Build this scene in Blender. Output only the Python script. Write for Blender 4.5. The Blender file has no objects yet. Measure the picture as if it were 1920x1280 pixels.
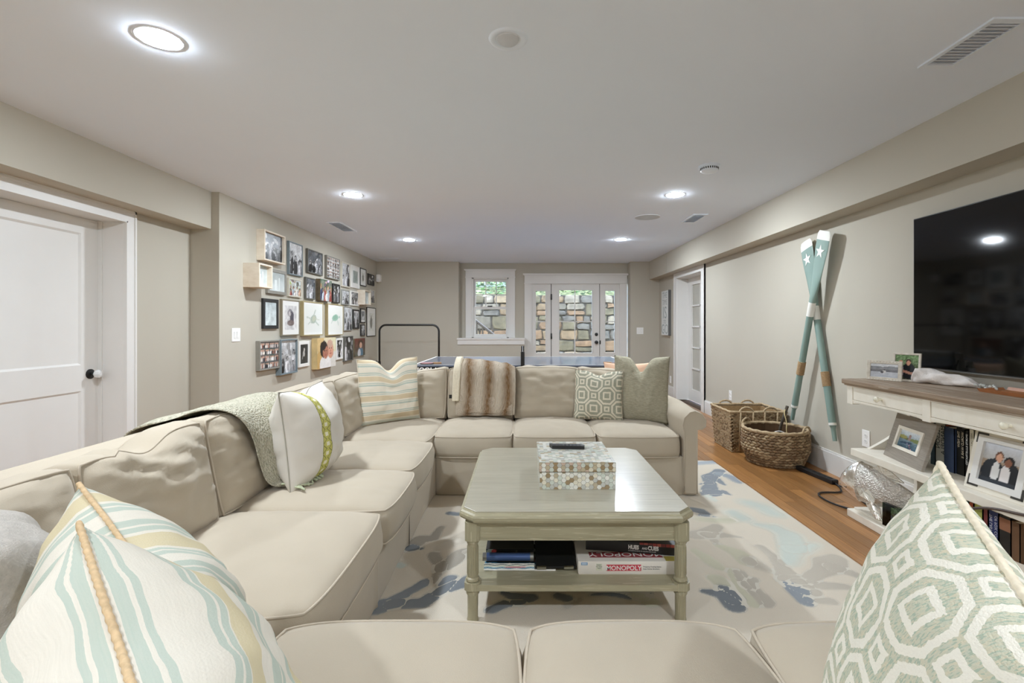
import bpy, bmesh, math, random
import numpy as np
from mathutils import Vector, Matrix, noise

sc = bpy.context.scene
COL = sc.collection
PI = math.pi
random.seed(7)

# ------------------------------------------------------------------ camera
cam_d = bpy.data.cameras.new('camera')
cam = bpy.data.objects.new('camera', cam_d)
COL.objects.link(cam)
CH = 1.21
cam.location = (0, 0, CH)
cam.rotation_euler = (PI / 2, 0, 0)
cam_d.sensor_width = 36
cam_d.lens = 910 / 1920 * 36
cam_d.shift_x = -20 / 1920
cam_d.shift_y = -29 / 1920
cam_d.clip_start = 0.05
sc.camera = cam

# ------------------------------------------------------------------ world / exposure
sc.view_settings.view_transform = 'Standard'
sc.view_settings.look = 'None'
sc.view_settings.gamma = 1
sc.view_settings.use_curve_mapping = False
sc.view_settings.exposure = 0.38
LAMP = 530.0
w = bpy.data.worlds.new('sky')
sc.world = w
w.use_nodes = True
nt = w.node_tree
nt.nodes.clear()
wo = nt.nodes.new('ShaderNodeOutputWorld')
bg = nt.nodes.new('ShaderNodeBackground')
sky = nt.nodes.new('ShaderNodeTexSky')
sky.sky_type = 'NISHITA'
sky.sun_elevation = math.radians(55)
sky.sun_rotation = math.radians(200)
sky.sun_disc = False
bg.inputs['Strength'].default_value = 2.1
nt.links.new(sky.outputs[0], bg.inputs[0])
nt.links.new(bg.outputs[0], wo.inputs[0])
sun_d = bpy.data.lights.new('sun', 'SUN')
sun_d.energy = 14.0
sun_d.angle = 0.02
sun_d.color = (1, .96, .9)
sun = bpy.data.objects.new('sun', sun_d)
COL.objects.link(sun)
sun.rotation_euler = (math.radians(-23), math.radians(6), 0)
sc.cycles.max_bounces = 24
sc.cycles.diffuse_bounces = 14

# ------------------------------------------------------------------ helpers
def C(r, g, b):
    f = lambda c: (c / 255 / 12.92) if c / 255 <= .04045 else ((c / 255 + .055) / 1.055) ** 2.4
    return (f(r), f(g), f(b))

MATS = {}
def principled(name):
    m = bpy.data.materials.new(name)
    m.use_nodes = True
    t = m.node_tree
    return m, t, t.nodes['Principled BSDF']

def NM(t, op, a, b=None, c=None):
    n = t.nodes.new('ShaderNodeMath')
    n.operation = op
    for i, v in enumerate((a, b, c)):
        if v is None:
            continue
        if isinstance(v, (int, float)):
            n.inputs[i].default_value = v
        else:
            t.links.new(v, n.inputs[i])
    return n.outputs[0]

def MIX(t, fac, a, b):
    n = t.nodes.new('ShaderNodeMix')
    n.data_type = 'RGBA'
    for key, v in ((0, fac), (6, a), (7, b)):
        if isinstance(v, (int, float)):
            n.inputs[key].default_value = v
        elif isinstance(v, tuple):
            n.inputs[key].default_value = (*v[:3], 1)
        else:
            t.links.new(v, n.inputs[key])
    return n.outputs[2]

def BUMP(t, bsdf, height, strength, dist=.01):
    n = t.nodes.new('ShaderNodeBump')
    n.inputs['Strength'].default_value = strength
    n.inputs['Distance'].default_value = dist
    t.links.new(height, n.inputs['Height'])
    t.links.new(n.outputs[0], bsdf.inputs['Normal'])

def TEX(t, kind, scale, vec=None, detail=2, stretch=None, coord='Object'):
    n = t.nodes.new(kind)
    n.inputs['Scale'].default_value = scale
    if 'Detail' in n.inputs:
        n.inputs['Detail'].default_value = detail
    if vec is None:
        tc = t.nodes.new('ShaderNodeTexCoord')
        vec = tc.outputs[coord]
    if stretch:
        mp = t.nodes.new('ShaderNodeMapping')
        mp.inputs['Scale'].default_value = stretch
        t.links.new(vec, mp.inputs[0])
        vec = mp.outputs[0]
    t.links.new(vec, n.inputs['Vector'])
    return n

def mat(name, rgb, rough=.5, metal=0, var=0.04, scale=8, bump=0, bscale=200, coat=0, rand=0, stretch=None,
        emit=None, alpha=None, sheen=0, spec=None, rgb2=None):
    if name in MATS:
        return MATS[name]
    m, t, b = principled(name)
    c = C(*rgb)
    nz = TEX(t, 'ShaderNodeTexNoise', scale, detail=4, stretch=stretch)
    lo = tuple(x * (1 - var) for x in c)
    hi = tuple(min(1, x * (1 + var)) for x in c) if rgb2 is None else C(*rgb2)
    if rgb2 is not None:
        lo = c
    fac = NM(t, 'MULTIPLY_ADD', nz.outputs[0], 2.2, -.6)
    n = fac.node
    n.use_clamp = True
    col = MIX(t, fac, lo, hi)
    if rand:
        oi = t.nodes.new('ShaderNodeObjectInfo')
        hv = t.nodes.new('ShaderNodeHueSaturation')
        t.links.new(NM(t, 'MULTIPLY_ADD', oi.outputs['Random'], 2 * rand, 1 - rand), hv.inputs['Value'])
        t.links.new(col, hv.inputs['Color'])
        col = hv.outputs[0]
    t.links.new(col, b.inputs['Base Color'])
    b.inputs['Roughness'].default_value = rough
    b.inputs['Metallic'].default_value = metal
    if coat:
        b.inputs['Coat Weight'].default_value = coat
        b.inputs['Coat Roughness'].default_value = .05
    if sheen:
        b.inputs['Sheen Weight'].default_value = sheen
    if spec is not None:
        b.inputs['Specular IOR Level'].default_value = spec
    if emit:
        b.inputs['Emission Color'].default_value = (*C(*rgb), 1)
        b.inputs['Emission Strength'].default_value = emit
    if bump:
        bz = TEX(t, 'ShaderNodeTexNoise', bscale, detail=3, stretch=stretch)
        BUMP(t, b, bz.outputs[0], bump)
    MATS[name] = m
    return m

def finish(o, label=None, cat=None, group=None, kind=None):
    if label: o['label'] = label
    if cat: o['category'] = cat
    if group: o['group'] = group
    if kind: o['kind'] = kind
    return o

def link(name, me, m, parent=None):
    o = bpy.data.objects.new(name, me)
    COL.objects.link(o)
    if m is not None and not me.materials:
        for mm in (m if isinstance(m, (list, tuple)) else [m]):
            me.materials.append(mm)
    if parent is not None:
        o.parent = parent
        if parent.type == 'EMPTY':
            o.matrix_parent_inverse = parent.matrix_basis.inverted()
    return o

def empty(name, loc, label=None, cat=None, group=None, kind=None, rz=0):
    o = bpy.data.objects.new(name, None)
    COL.objects.link(o)
    o.empty_display_size = .1
    o.location = loc
    o.rotation_euler = (0, 0, rz)
    o.matrix_basis = Matrix.Translation(loc) @ Matrix.Rotation(rz, 4, 'Z')
    return finish(o, label, cat, group, kind)

class MB:
    """collects primitives into one mesh"""
    def __init__(s):
        s.v = []; s.f = []; s.mi = []
    def add(s, v, f, mi=0, mtx=None):
        k = len(s.v)
        s.v += [tuple(mtx @ Vector(p)) if mtx is not None else tuple(p) for p in v]
        s.f += [tuple(i + k for i in q) for q in f]
        s.mi += [mi] * len(f)
        return s
    def box(s, x0, x1, y0, y1, z0, z1, mtx=None, mi=0, bev=0):
        if bev:
            bm = bmesh.new()
            bmesh.ops.create_cube(bm, size=1)
            for q in bm.verts:
                q.co = (x0 + (q.co.x + .5) * (x1 - x0), y0 + (q.co.y + .5) * (y1 - y0), z0 + (q.co.z + .5) * (z1 - z0))
            bmesh.ops.bevel(bm, geom=list(bm.edges), offset=bev, segments=2, affect='EDGES', profile=.5)
            bm.verts.index_update()
            v = [tuple(q.co) for q in bm.verts]
            f = [tuple(q.index for q in g.verts) for g in bm.faces]
            bm.free()
            return s.add(v, f, mi, mtx)
        v = [(x0, y0, z0), (x1, y0, z0), (x1, y1, z0), (x0, y1, z0), (x0, y0, z1), (x1, y0, z1), (x1, y1, z1), (x0, y1, z1)]
        f = [(0, 3, 2, 1), (4, 5, 6, 7), (0, 1, 5, 4), (1, 2, 6, 5), (2, 3, 7, 6), (3, 0, 4, 7)]
        return s.add(v, f, mi, mtx)
    def tube(s, pts, r, n=8, closed=False, twist=0, amp=.25, mi=0, mtx=None):
        pts = [Vector(p) for p in pts]
        N = len(pts)
        rs = r if isinstance(r, (list, tuple)) else [r] * N
        v = []; f = []
        tan = []
        for i in range(N):
            a = pts[(i - 1) % N] if (closed or i > 0) else pts[i]
            b = pts[(i + 1) % N] if (closed or i < N - 1) else pts[i]
            d = (b - a)
            tan.append(d.normalized() if d.length > 1e-9 else Vector((0, 0, 1)))
        up = Vector((0, 0, 1)) if abs(tan[0].z) < .9 else Vector((1, 0, 0))
        nrm = (up - tan[0] * up.dot(tan[0])).normalized()
        L = 0
        for i in range(N):
            if i:
                nrm = (nrm - tan[i] * nrm.dot(tan[i]))
                nrm = nrm.normalized() if nrm.length > 1e-6 else tan[i].orthogonal().normalized()
                L += (pts[i] - pts[i - 1]).length
            bi = tan[i].cross(nrm)
            for k in range(n):
                a = 2 * PI * k / n
                rr = rs[i]
                if twist:
                    rr *= 1 + amp * math.cos(2 * a + twist * L)
                v.append(pts[i] + (nrm * math.cos(a) + bi * math.sin(a)) * rr)
        for i in range(N if closed else N - 1):
            j = (i + 1) % N
            for k in range(n):
                l = (k + 1) % n
                f.append((i * n + k, i * n + l, j * n + l, j * n + k))
        if not closed:
            f.append(tuple(range(n - 1, -1, -1)))
            f.append(tuple((N - 1) * n + k for k in range(n)))
        return s.add(v, f, mi, mtx)
    def lathe(s, prof, n=24, mtx=None, mi=0, cap=True):
        v = []; f = []
        for (r, z) in prof:
            for k in range(n):
                a = 2 * PI * k / n
                v.append((r * math.cos(a), r * math.sin(a), z))
        for i in range(len(prof) - 1):
            for k in range(n):
                l = (k + 1) % n
                f.append((i * n + k, i * n + l, (i + 1) * n + l, (i + 1) * n + k))
        if cap:
            f.append(tuple(range(n - 1, -1, -1)))
            f.append(tuple((len(prof) - 1) * n + k for k in range(n)))
        return s.add(v, f, mi, mtx)
    def prism(s, poly, z0, z1, mtx=None, mi=0):
        n = len(poly)
        v = [(x, y, z0) for x, y in poly] + [(x, y, z1) for x, y in poly]
        f = [tuple(range(n - 1, -1, -1)), tuple(range(n, 2 * n))]
        f += [(i, (i + 1) % n, n + (i + 1) % n, n + i) for i in range(n)]
        return s.add(v, f, mi, mtx)
    def build(s, name, m, parent=None, smooth=False, angle=None):
        me = bpy.data.meshes.new(name)
        me.from_pydata(s.v, [], s.f)
        if isinstance(m, (list, tuple)):
            for mm in m: me.materials.append(mm)
            me.polygons.foreach_set('material_index', s.mi)
        if smooth:
            me.polygons.foreach_set('use_smooth', [True] * len(me.polygons))
            if angle: me.set_sharp_from_angle(angle=math.radians(angle))
        me.update()
        return link(name, me, m, parent)

def box(name, x0, x1, y0, y1, z0, z1, m, parent=None, bev=0, mtx=None):
    return MB().box(x0, x1, y0, y1, z0, z1, bev=bev, mtx=mtx).build(name, m, parent, smooth=bool(bev), angle=40)

def frame_m(o, X, Y, Z):
    X, Y, Z = Vector(X), Vector(Y), Vector(Z)
    return Matrix(((X.x, Y.x, Z.x, o[0]), (X.y, Y.y, Z.y, o[1]), (X.z, Y.z, Z.z, o[2]), (0, 0, 0, 1)))

def text_mesh(name, body, size, m, mtx, parent=None, extrude=.0004, align='LEFT', sx=1.0, bold=0):
    cu = bpy.data.curves.new(name, 'FONT')
    cu.body = body
    cu.size = size
    cu.extrude = extrude
    cu.align_x = align
    cu.resolution_u = 3
    cu.offset = bold
    o = bpy.data.objects.new(name, cu)
    COL.objects.link(o)
    bpy.context.view_layer.update()
    me = bpy.data.meshes.new_from_object(o)
    bpy.data.objects.remove(o)
    bpy.data.curves.remove(cu)
    me.materials.clear()
    me.transform(Matrix.Diagonal((sx, 1, 1, 1)))
    me.transform(mtx)
    me.name = name
    return link(name, me, m, parent)

# soft cushion / pillow ------------------------------------------------
def soft(name, mtx, wd, ht, b, cf, cb, m, parent=None, nx=28, ny=28, pin=.04, cor=.05, chop=0, chw=.3, amp=.004,
         freq=(5, 5, 5), seed=0, p=2.6, q=.6, seam=.004, seam_m=None, side=.012, warp=None, twist=0, seam_name='welt', ln=0):
    v = []; f = []; uvs = []
    def pos(u, vv, s):
        x = wd / 2 * u * (1 - pin * (1 - vv * vv) * u * u) * (1 - cor * (u * vv) ** 4)
        y = ht / 2 * vv * (1 - pin * (1 - u * u) * vv * vv) * (1 - cor * (u * vv) ** 4)
        e = (max(0, 1 - abs(u) ** p) * max(0, 1 - abs(vv) ** p)) ** q
        z = s * b / 2 + s * (cf if s > 0 else cb) * e
        k = min(1, e * 3)
        nn = noise.noise(Vector((u * freq[0] + seed, vv * freq[1] - seed * 1.7, s * 3 + seed)))
        nn += .5 * noise.noise(Vector((u * freq[0] * 2.3 - seed, vv * freq[1] * 2.1 + seed, s * 5)))
        z += amp * nn * k
        if ln:   # long pulled creases towards a corner
            z += ln * k * math.sin((u * 1.3 + vv * 2.1) * 7 + 2 * noise.noise(Vector((u * 2, vv * 2, seed)))) * max(0, noise.noise(Vector((u + seed, vv, 3.1))))
        if chop:
            g = math.exp(-(u / chw) ** 2)
            tt = max(0, (vv + .35) / 1.35)
            y -= chop * g * tt ** 1.6
            z -= s * .10 * chop * g * tt
        if warp:
            x, y, z = warp(x, y, z, u, vv, s)
        return (x, y, z)
    def arc(L, n, c):
        K_ = 400; t_ = np.linspace(-1, 1, K_ + 1)
        z_ = c * np.clip(1 - np.abs(t_) ** p, 0, 1) ** q
        d_ = np.hypot(np.diff(t_) * L / 2, np.diff(z_)); a_ = np.concatenate([[0], np.cumsum(d_)]); a_ /= a_[-1]
        return np.interp(np.linspace(-1, 1, n + 1), t_, a_)
    au, av = arc(wd, nx, cf), arc(ht, ny, cf)
    idx = {}
    for s in (1, -1):
        for j in range(ny + 1):
            for i in range(nx + 1):
                bd = i in (0, nx) or j in (0, ny)
                if bd and b == 0 and s < 0:
                    idx[(s, i, j)] = idx[(1, i, j)]
                    continue
                u = 2 * i / nx - 1; vv = 2 * j / ny - 1
                idx[(s, i, j)] = len(v)
                v.append(pos(u, vv, s))
                uvs.append((au[i], av[j]))
    for j in range(ny):
        for i in range(nx):
            a, bb, c, d = idx[(1, i, j)], idx[(1, i + 1, j)], idx[(1, i + 1, j + 1)], idx[(1, i, j + 1)]
            f.append((a, bb, c, d))
            a, bb, c, d = idx[(-1, i, j)], idx[(-1, i + 1, j)], idx[(-1, i + 1, j + 1)], idx[(-1, i, j + 1)]
            f.append((d, c, bb, a))
    loop = [(i, 0) for i in range(nx)] + [(nx, j) for j in range(ny)] + [(nx - i, ny) for i in range(nx)] + [(0, ny - j) for j in range(ny)]
    if b > 0:
        K = 4
        rings = [[idx[(1, i, j)] for i, j in loop]]
        for k in range(1, K):
            tt = k / K
            ring = []
            for (i, j) in loop:
                a = Vector(v[idx[(1, i, j)]]); c = Vector(v[idx[(-1, i, j)]])
                pnt = a.lerp(c, tt)
                u = 2 * i / nx - 1; vv = 2 * j / ny - 1
                out = Vector((u if abs(u) == 1 else 0, vv if abs(vv) == 1 else 0, 0))
                out.normalize()
                wr = 1 + 1.0 * noise.noise(Vector((u * 2.5 + seed, vv * 2.5, tt * 2)))
                pnt += out * side * math.sin(PI * tt) * wr
                ring.append(len(v)); v.append(tuple(pnt)); uvs.append((i / nx, j / ny))
            rings.append(ring)
        rings.append([idx[(-1, i, j)] for i, j in loop])
        for r0, r1 in zip(rings, rings[1:]):
            n = len(loop)
            for k in range(n):
                l = (k + 1) % n
                f.append((r0[k], r1[k], r1[l], r0[l]))
    me = bpy.data.meshes.new(name)
    me.from_pydata([tuple(mtx @ Vector(q_)) for q_ in v], [], f)
    ul = me.uv_layers.new(name='UVMap')
    li = np.empty(len(me.loops), dtype=np.int32)
    me.loops.foreach_get('vertex_index', li)
    ul.data.foreach_set('uv', np.array(uvs, dtype=np.float32)[li].ravel())
    me.polygons.foreach_set('use_smooth', [True] * len(me.polygons))
    me.update()
    o = link(name, me, m, parent)
    if seam:
        for s in ((1, -1) if b > 0 else (1,)):
            lp = [Vector(v[idx[(s, i, j)]]) for i, j in loop]
            if twist:
                lp = [lp[k].lerp(lp[(k + 1) % len(lp)], h_ / 6) for k in range(len(lp)) for h_ in range(6)]
            mb = MB().tube(lp, seam, n=10 if twist else 6, closed=True, twist=twist, amp=.13, mtx=mtx)
            mb.build(seam_name, seam_m or m, o, smooth=True)
    return o

# painted prints ------------------------------------------------------
def lin(img):
    a = np.clip(img, 0, 1)
    return np.where(a <= .04045, a / 12.92, ((a + .055) / 1.055) ** 2.4)

class Paint:
    def __init__(s, nx, ny, base=(.8, .8, .8), asp=1.0):
        s.a = np.ones((ny, nx, 3)) * np.array(base)
        s.X, s.Y = np.meshgrid(np.linspace(0, 1, nx), np.linspace(0, 1, ny))
        s.asp = asp
    def ell(s, cx, cy, rx, ry, col, ang=0):
        dx = s.X - cx; dy = s.Y - cy
        c, d = math.cos(ang), math.sin(ang)
        m = ((dx * c + dy * d) / rx) ** 2 + ((-dx * d + dy * c) / ry) ** 2 < 1
        s.a[m] = col
        return s
    def rect(s, x0, x1, y0, y1, col):
        s.a[(s.X >= x0) & (s.X <= x1) & (s.Y >= y0) & (s.Y <= y1)] = col
        return s
    def line(s, x0, y0, x1, y1, r, col):
        dx, dy = x1 - x0, y1 - y0
        t = np.clip(((s.X - x0) * dx + (s.Y - y0) * dy) / (dx * dx + dy * dy + 1e-9), 0, 1)
        m = (s.X - x0 - t * dx) ** 2 + (s.Y - y0 - t * dy) ** 2 < r * r
        s.a[m] = col
        return s
    def grad(s, c0, c1):
        s.a = (1 - s.Y)[..., None] * np.array(c0) + s.Y[..., None] * np.array(c1)
        return s
    def grain(s, rng, k=.05, cells=9, blot=.12):
        ny, nx = s.X.shape
        g = rng.random((cells, cells))
        gi = np.clip((s.X * (cells - 1)), 0, cells - 1.001); gj = np.clip((s.Y * (cells - 1)), 0, cells - 1.001)
        i = gi.astype(int); j = gj.astype(int); fx = gi - i; fy = gj - j
        b = g[j, i] * (1 - fx) * (1 - fy) + g[j, i + 1] * fx * (1 - fy) + g[j + 1, i] * (1 - fx) * fy + g[j + 1, i + 1] * fx * fy
        s.a += ((b - .5) * 2 * blot)[..., None] + ((rng.random((ny, nx)) - .5) * 2 * k)[..., None]
        return s

def figures(P, rng, n, tone, y0=.0, hh=.75):
    # out-of-focus clutter behind, then people in two ranks with shaded clothes
    for k in range(9):
        g = rng.uniform(.2, .9)
        c = (g, g, g) if tone == 'bw' else tuple(np.clip(np.array((g, g * rng.uniform(.8, 1.1), g * rng.uniform(.7, 1.1))), 0, 1))
        P.ell(rng.uniform(0, 1), rng.uniform(.3, 1), rng.uniform(.03, .12), rng.uniform(.04, .16), c, rng.uniform(0, 3))
    for rank in (0, 1):
        m = max(1, n - rank)
        for x in np.linspace(.15, .85, m) if m > 1 else [.5]:
            x = x + rng.uniform(-.09, .09)
            h = hh * rng.uniform(.7, 1.1) * (1 if rank == 0 else .68)
            wv = min(.17, .42 / n) * rng.uniform(.8, 1.3)
            if tone == 'bw':
                g = rng.choice([.1, .18, .8, .9, .35, .6]); cl = (g, g, g * 1.02); q = rng.uniform(.55, .8); sk = (q, q, q); hr = (rng.uniform(.1, .45),) * 3
            else:
                cl = tuple(rng.choice([(.92, .9, .88), (.25, .28, .38), (.6, .3, .27), (.85, .72, .62), (.35, .34, .33), (.7, .74, .78)]))
                sk = tuple(np.array((.86, .68, .58)) * rng.uniform(.75, 1.05)); hr = tuple(rng.choice([(.3, .2, .12), (.6, .48, .3), (.12, .1, .09)]))
            an = rng.uniform(-.25, .25)
            P.ell(x, y0 + h * .30, wv * .9, h * .44, cl, an)
            d = np.array(cl)
            P.ell(x + wv * .35, y0 + h * .28, wv * .3, h * .36, tuple(np.clip(d * .7, 0, 1)), an)
            P.line(x - wv * .5, y0 + h * .55, x - wv * rng.uniform(.2, 1.2), y0 + h * .25, wv * .18, tuple(np.clip(d * 1.15 + .03, 0, 1)))
            P.ell(x, y0 + h * .84, wv * .5, h * .15, hr)
            P.ell(x + wv * .06, y0 + h * .80, wv * .34, h * .115, sk)
            P.ell(x + wv * .15, y0 + h * .78, wv * .14, h * .07, tuple(np.array(sk) * .8))
    P.grain(rng, .07, 11, .06)
    return P

def photo(kind, seed, nx=34, ny=40):
    rng = np.random.default_rng(seed)
    P = Paint(nx, ny)
    if kind == 'bw_group':
        P.grad((.55, .56, .57), (.32, .34, .36)).grain(rng, .04, 7, .18); figures(P, rng, 4, 'bw')
    elif kind == 'bw_light':
        P.grad((.62, .63, .64), (.82, .83, .84)).grain(rng, .04, 7, .12); figures(P, rng, 3, 'bw', hh=.7)
    elif kind == 'bw_dark':
        P.grad((.35, .34, .32), (.18, .18, .17)).grain(rng, .03, 6, .08); figures(P, rng, 2, 'bw', hh=.8)
    elif kind == 'bw_single':
        P.grad((.25, .25, .24), (.17, .17, .16)).grain(rng, .02, 5, .05)
        P.ell(.55, .72, .08, .10, (.78, .77, .75)).ell(.5, .52, .13, .16, (.7, .7, .68), .3).line(.38, .45, .3, .25, .04, (.6, .6, .58))
    elif kind == 'col_group':
        P.grad((.55, .48, .40), (.36, .42, .36)).grain(rng, .05, 8, .15); figures(P, rng, 4, 'col', hh=.85)
    elif kind == 'col_light':
        P.grad((.72, .72, .66), (.82, .85, .86)).grain(rng, .05, 8, .12); figures(P, rng, 4, 'col', hh=.62)
    elif kind == 'collage':
        P.grain(rng, 0, 3, 0)
        P.a[:] = (.86, .86, .85)
        for j in range(6):
            for i in range(5):
                x0 = i / 5 + .02; y0 = j / 6 + .015
                g = rng.uniform(.2, .75)
                P.rect(x0, x0 + .16, y0, y0 + .135, (g, g * .97, g * .95))
                P.ell(x0 + .08, y0 + .08, .035, .045, tuple(np.array((.82, .68, .6)) * rng.uniform(.6, 1.1)))
                P.ell(x0 + .08, y0 + .02, .06, .04, (rng.uniform(.1, .9),) * 3)
        P.grain(rng, .06, 9, .05)
    elif kind == 'collage_col':
        P.a[:] = (.3, .3, .31)
        for j in range(4):
            for i in range(4):
                x0 = i / 4; y0 = j / 4
                P.rect(x0 + .01, x0 + .24, y0 + .01, y0 + .24, tuple(rng.choice([(.35, .33, .33), (.5, .47, .45), (.28, .34, .32)])))
                for k in range(3):
                    P.ell(x0 + .05 + .07 * k, y0 + .09, .04, .07, tuple(rng.choice([(.9, .9, .9), (.6, .42, .36), (.92, .9, .86), (.2, .2, .22), (.75, .72, .7)])))
                    P.ell(x0 + .05 + .07 * k, y0 + .18, .025, .03, (.85, .68, .58))
        P.grain(rng, .06, 9, .04)
    elif kind == 'cheeks':   # two faces close together, white shirt
        P.grad((.88, .82, .66), (.90, .86, .74)).grain(rng, .02, 5, .04)
        P.ell(.16, .8, .2, .34, (.84, .72, .5)).ell(.1, .2, .16, .35, (.80, .66, .42))
        P.ell(.80, .30, .30, .42, (.88, .87, .84)).ell(.42, .12, .30, .30, (.93, .92, .91)).ell(.9, .8, .2, .3, (.88, .86, .72))
        P.ell(.68, .60, .185, .30, (.83, .62, .52), .12).ell(.66, .80, .16, .13, (.80, .66, .58), .1).ell(.70, .50, .12, .14, (.86, .62, .52))
        P.ell(.34, .62, .2, .28, (.16, .13, .12)).ell(.42, .52, .15, .21, (.70, .47, .38)).ell(.30, .74, .15, .15, (.14, .11, .1))
        for (x, y) in ((.38, .57), (.48, .57), (.63, .64), (.75, .65)):
            P.ell(x, y, .025, .015, (.2, .14, .12))
        P.ell(.44, .43, .045, .018, (.62, .3, .28)).ell(.69, .46, .05, .016, (.66, .36, .33)).ell(.43, .50, .02, .03, (.6, .38, .3)).ell(.70, .55, .022, .045, (.74, .5, .42))
        P.grain(rng, .02, 12, .02)
    elif kind == 'girl':
        P.grad((.3, .33, .28), (.45, .2, .15)).grain(rng, .05, 6, .1)
        P.ell(.55, .2, .25, .3, (.35, .5, .6)).ell(.42, .15, .14, .25, (.85, .86, .88)).ell(.57, .68, .22, .25, (.3, .2, .14)).ell(.57, .6, .13, .17, (.86, .68, .58))
    elif kind == 'baby':
        P.a[:] = (.84, .84, .84)
        P.ell(.45, .7, .2, .16, (.55, .54, .56)).ell(.6, .5, .17, .28, (.35, .34, .38)).ell(.42, .66, .1, .1, (.72, .70, .70)).ell(.5, .28, .3, .12, (.5, .45, .44))
        P.grain(rng, .04, 9, .1)
    elif kind == 'turtle':
        P.a[:] = (.89, .90, .88)
        P.ell(.5, .48, .2, .15, (.66, .71, .66), .6).ell(.53, .5, .12, .09, (.74, .76, .68), .6)
        P.line(.52, .62, .62, .82, .028, (.72, .76, .72)).line(.62, .82, .54, .68, .02, (.74, .77, .73)).line(.35, .5, .12, .56, .026, (.75, .78, .74))
        P.line(.36, .4, .2, .3, .022, (.76, .79, .75)).line(.62, .4, .82, .26, .026, (.70, .75, .70)).line(.66, .5, .86, .46, .018, (.78, .8, .75))
    elif kind == 'turtle_green':
        P.a[:] = (.90, .905, .88)
        P.ell(.48, .58, .24, .13, (.60, .74, .66), .2).ell(.46, .60, .15, .08, (.55, .70, .62), .2)
        P.ell(.80, .62, .05, .05, (.66, .76, .7)).line(.66, .48, .72, .3, .018, (.72, .78, .74)).line(.28, .5, .2, .36, .018, (.74, .79, .75))
    elif kind == 'painted_reflection':
        P.grad((.85, .88, .88), (.68, .72, .72)).grain(rng, .015, 5, .06)  # reflections on the glass, painted into the print colours
        P.rect(.35, .5, .05, .6, (.92, .95, .95)).rect(.62, .68, .05, .75, (.9, .93, .93))
    elif kind == 'pale':
        P.grad((.80, .84, .84), (.74, .78, .79)).grain(rng, .05, 8, .10)
    elif kind == 'sketch':
        P.a[:] = (.86, .87, .85)
        P.ell(.5, .45, .22, .34, (.55, .55, .52)).ell(.5, .8, .08, .1, (.62, .60, .57)); P.grain(rng, .05, 9, .06)
    elif kind == 'grey_mat':
        P.a[:] = (.66, .70, .68); P.ell(.5, .5, .3, .4, (.6, .65, .63)); P.grain(rng, .05, 8, .06)
    elif kind == 'beach':
        P.grad((.72, .74, .78), (.85, .86, .88))
        P.rect(0, 1, .42, .58, (.48, .48, .5)).rect(0, 1, .58, .7, (.6, .6, .62)).ell(.2, .72, .25, .1, (.55, .56, .58)).ell(.75, .73, .3, .1, (.56, .57, .59)).rect(0, 1, .40, .44, (.35, .35, .37))
        P.ell(.5, .42, .06, .12, (.85, .85, .85)).ell(.5, .56, .03, .05, (.12, .12, .12)).ell(.42, .38, .06, .08, (.3, .3, .32)); P.grain(rng, .03, 9, .05)
    elif kind == 'couple_garden':
        P.grad((.25, .25, .18), (.45, .58, .38)).grain(rng, .12, 14, .14)
        P.ell(.58, .35, .3, .32, (.13, .14, .16)).ell(.57, .72, .12, .12, (.25, .16, .1)).ell(.57, .68, .09, .1, (.8, .58, .48))
        P.ell(.2, .35, .18, .3, (.7, .66, .72)).ell(.24, .66, .1, .13, (.78, .56, .46)).line(.3, .35, .75, .25, .05, (.78, .58, .5))
    elif kind == 'city':
        P.grad((.2, .34, .42), (.86, .88, .9))
        P.rect(0, 1, .5, .62, (.45, .47, .30)); P.grain(rng, .05, 10, .08)
        P.ell(.15, .62, .2, .1, (.62, .6, .35)).ell(.8, .56, .3, .1, (.5, .55, .33)).rect(.42, .52, .5, .78, (.62, .52, .5)).ell(.47, .78, .05, .05, (.6, .5, .48))
        P.ell(.35, .3, .3, .06, (.16, .28, .38), .2)
        for k in range(14):
            P.ell(rng.uniform(.3, 1), rng.uniform(.02, .3), .02, .03, tuple(rng.uniform(.3, .9, 3)))
    elif kind == 'two_friends':
        P.grad((.55, .5, .42), (.84, .86, .9))
        P.rect(0, 1, .38, .56, (.66, .58, .5)).rect(0, 1, 0, .3, (.35, .33, .32)); P.grain(rng, .02, 9, .03)
        P.ell(.30, .28, .28, .34, (.13, .15, .18)).ell(.74, .26, .26, .34, (.12, .13, .15)).ell(.38, .28, .10, .28, (.9, .9, .9)).ell(.63, .24, .13, .28, (.92, .9, .9))
        P.ell(.42, .70, .11, .13, (.42, .27, .18)).ell(.42, .66, .085, .11, (.86, .66, .55)).ell(.68, .62, .13, .13, (.12, .09, .08)).ell(.66, .58, .085, .1, (.55, .36, .27)).rect(0, 1, 0, .1, (.2, .22, .25))
    elif kind == 'orchard':
        P.grad((.35, .36, .25), (.28, .38, .22)).grain(rng, .1, 12, .16); figures(P, rng, 3, 'col', hh=.6)
    return P.a

m_print, t_, b_ = principled('printed_photo')
at = t_.nodes.new('ShaderNodeAttribute')
at.attribute_name = 'Col'
t_.links.new(at.outputs['Color'], b_.inputs['Base Color'])
b_.inputs['Roughness'].default_value = .32
b_.inputs['Specular IOR Level'].default_value = .35
m_matte, t_, b_ = principled('printed_matte')
at = t_.nodes.new('ShaderNodeAttribute')
at.attribute_name = 'Col'
t_.links.new(at.outputs['Color'], b_.inputs['Base Color'])
b_.inputs['Roughness'].default_value = .9
b_.inputs['Specular IOR Level'].default_value = .1
nz_ = TEX(t_, 'ShaderNodeTexNoise', 260, detail=3)
BUMP(t_, b_, nz_.outputs[0], .5, .004)

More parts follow.
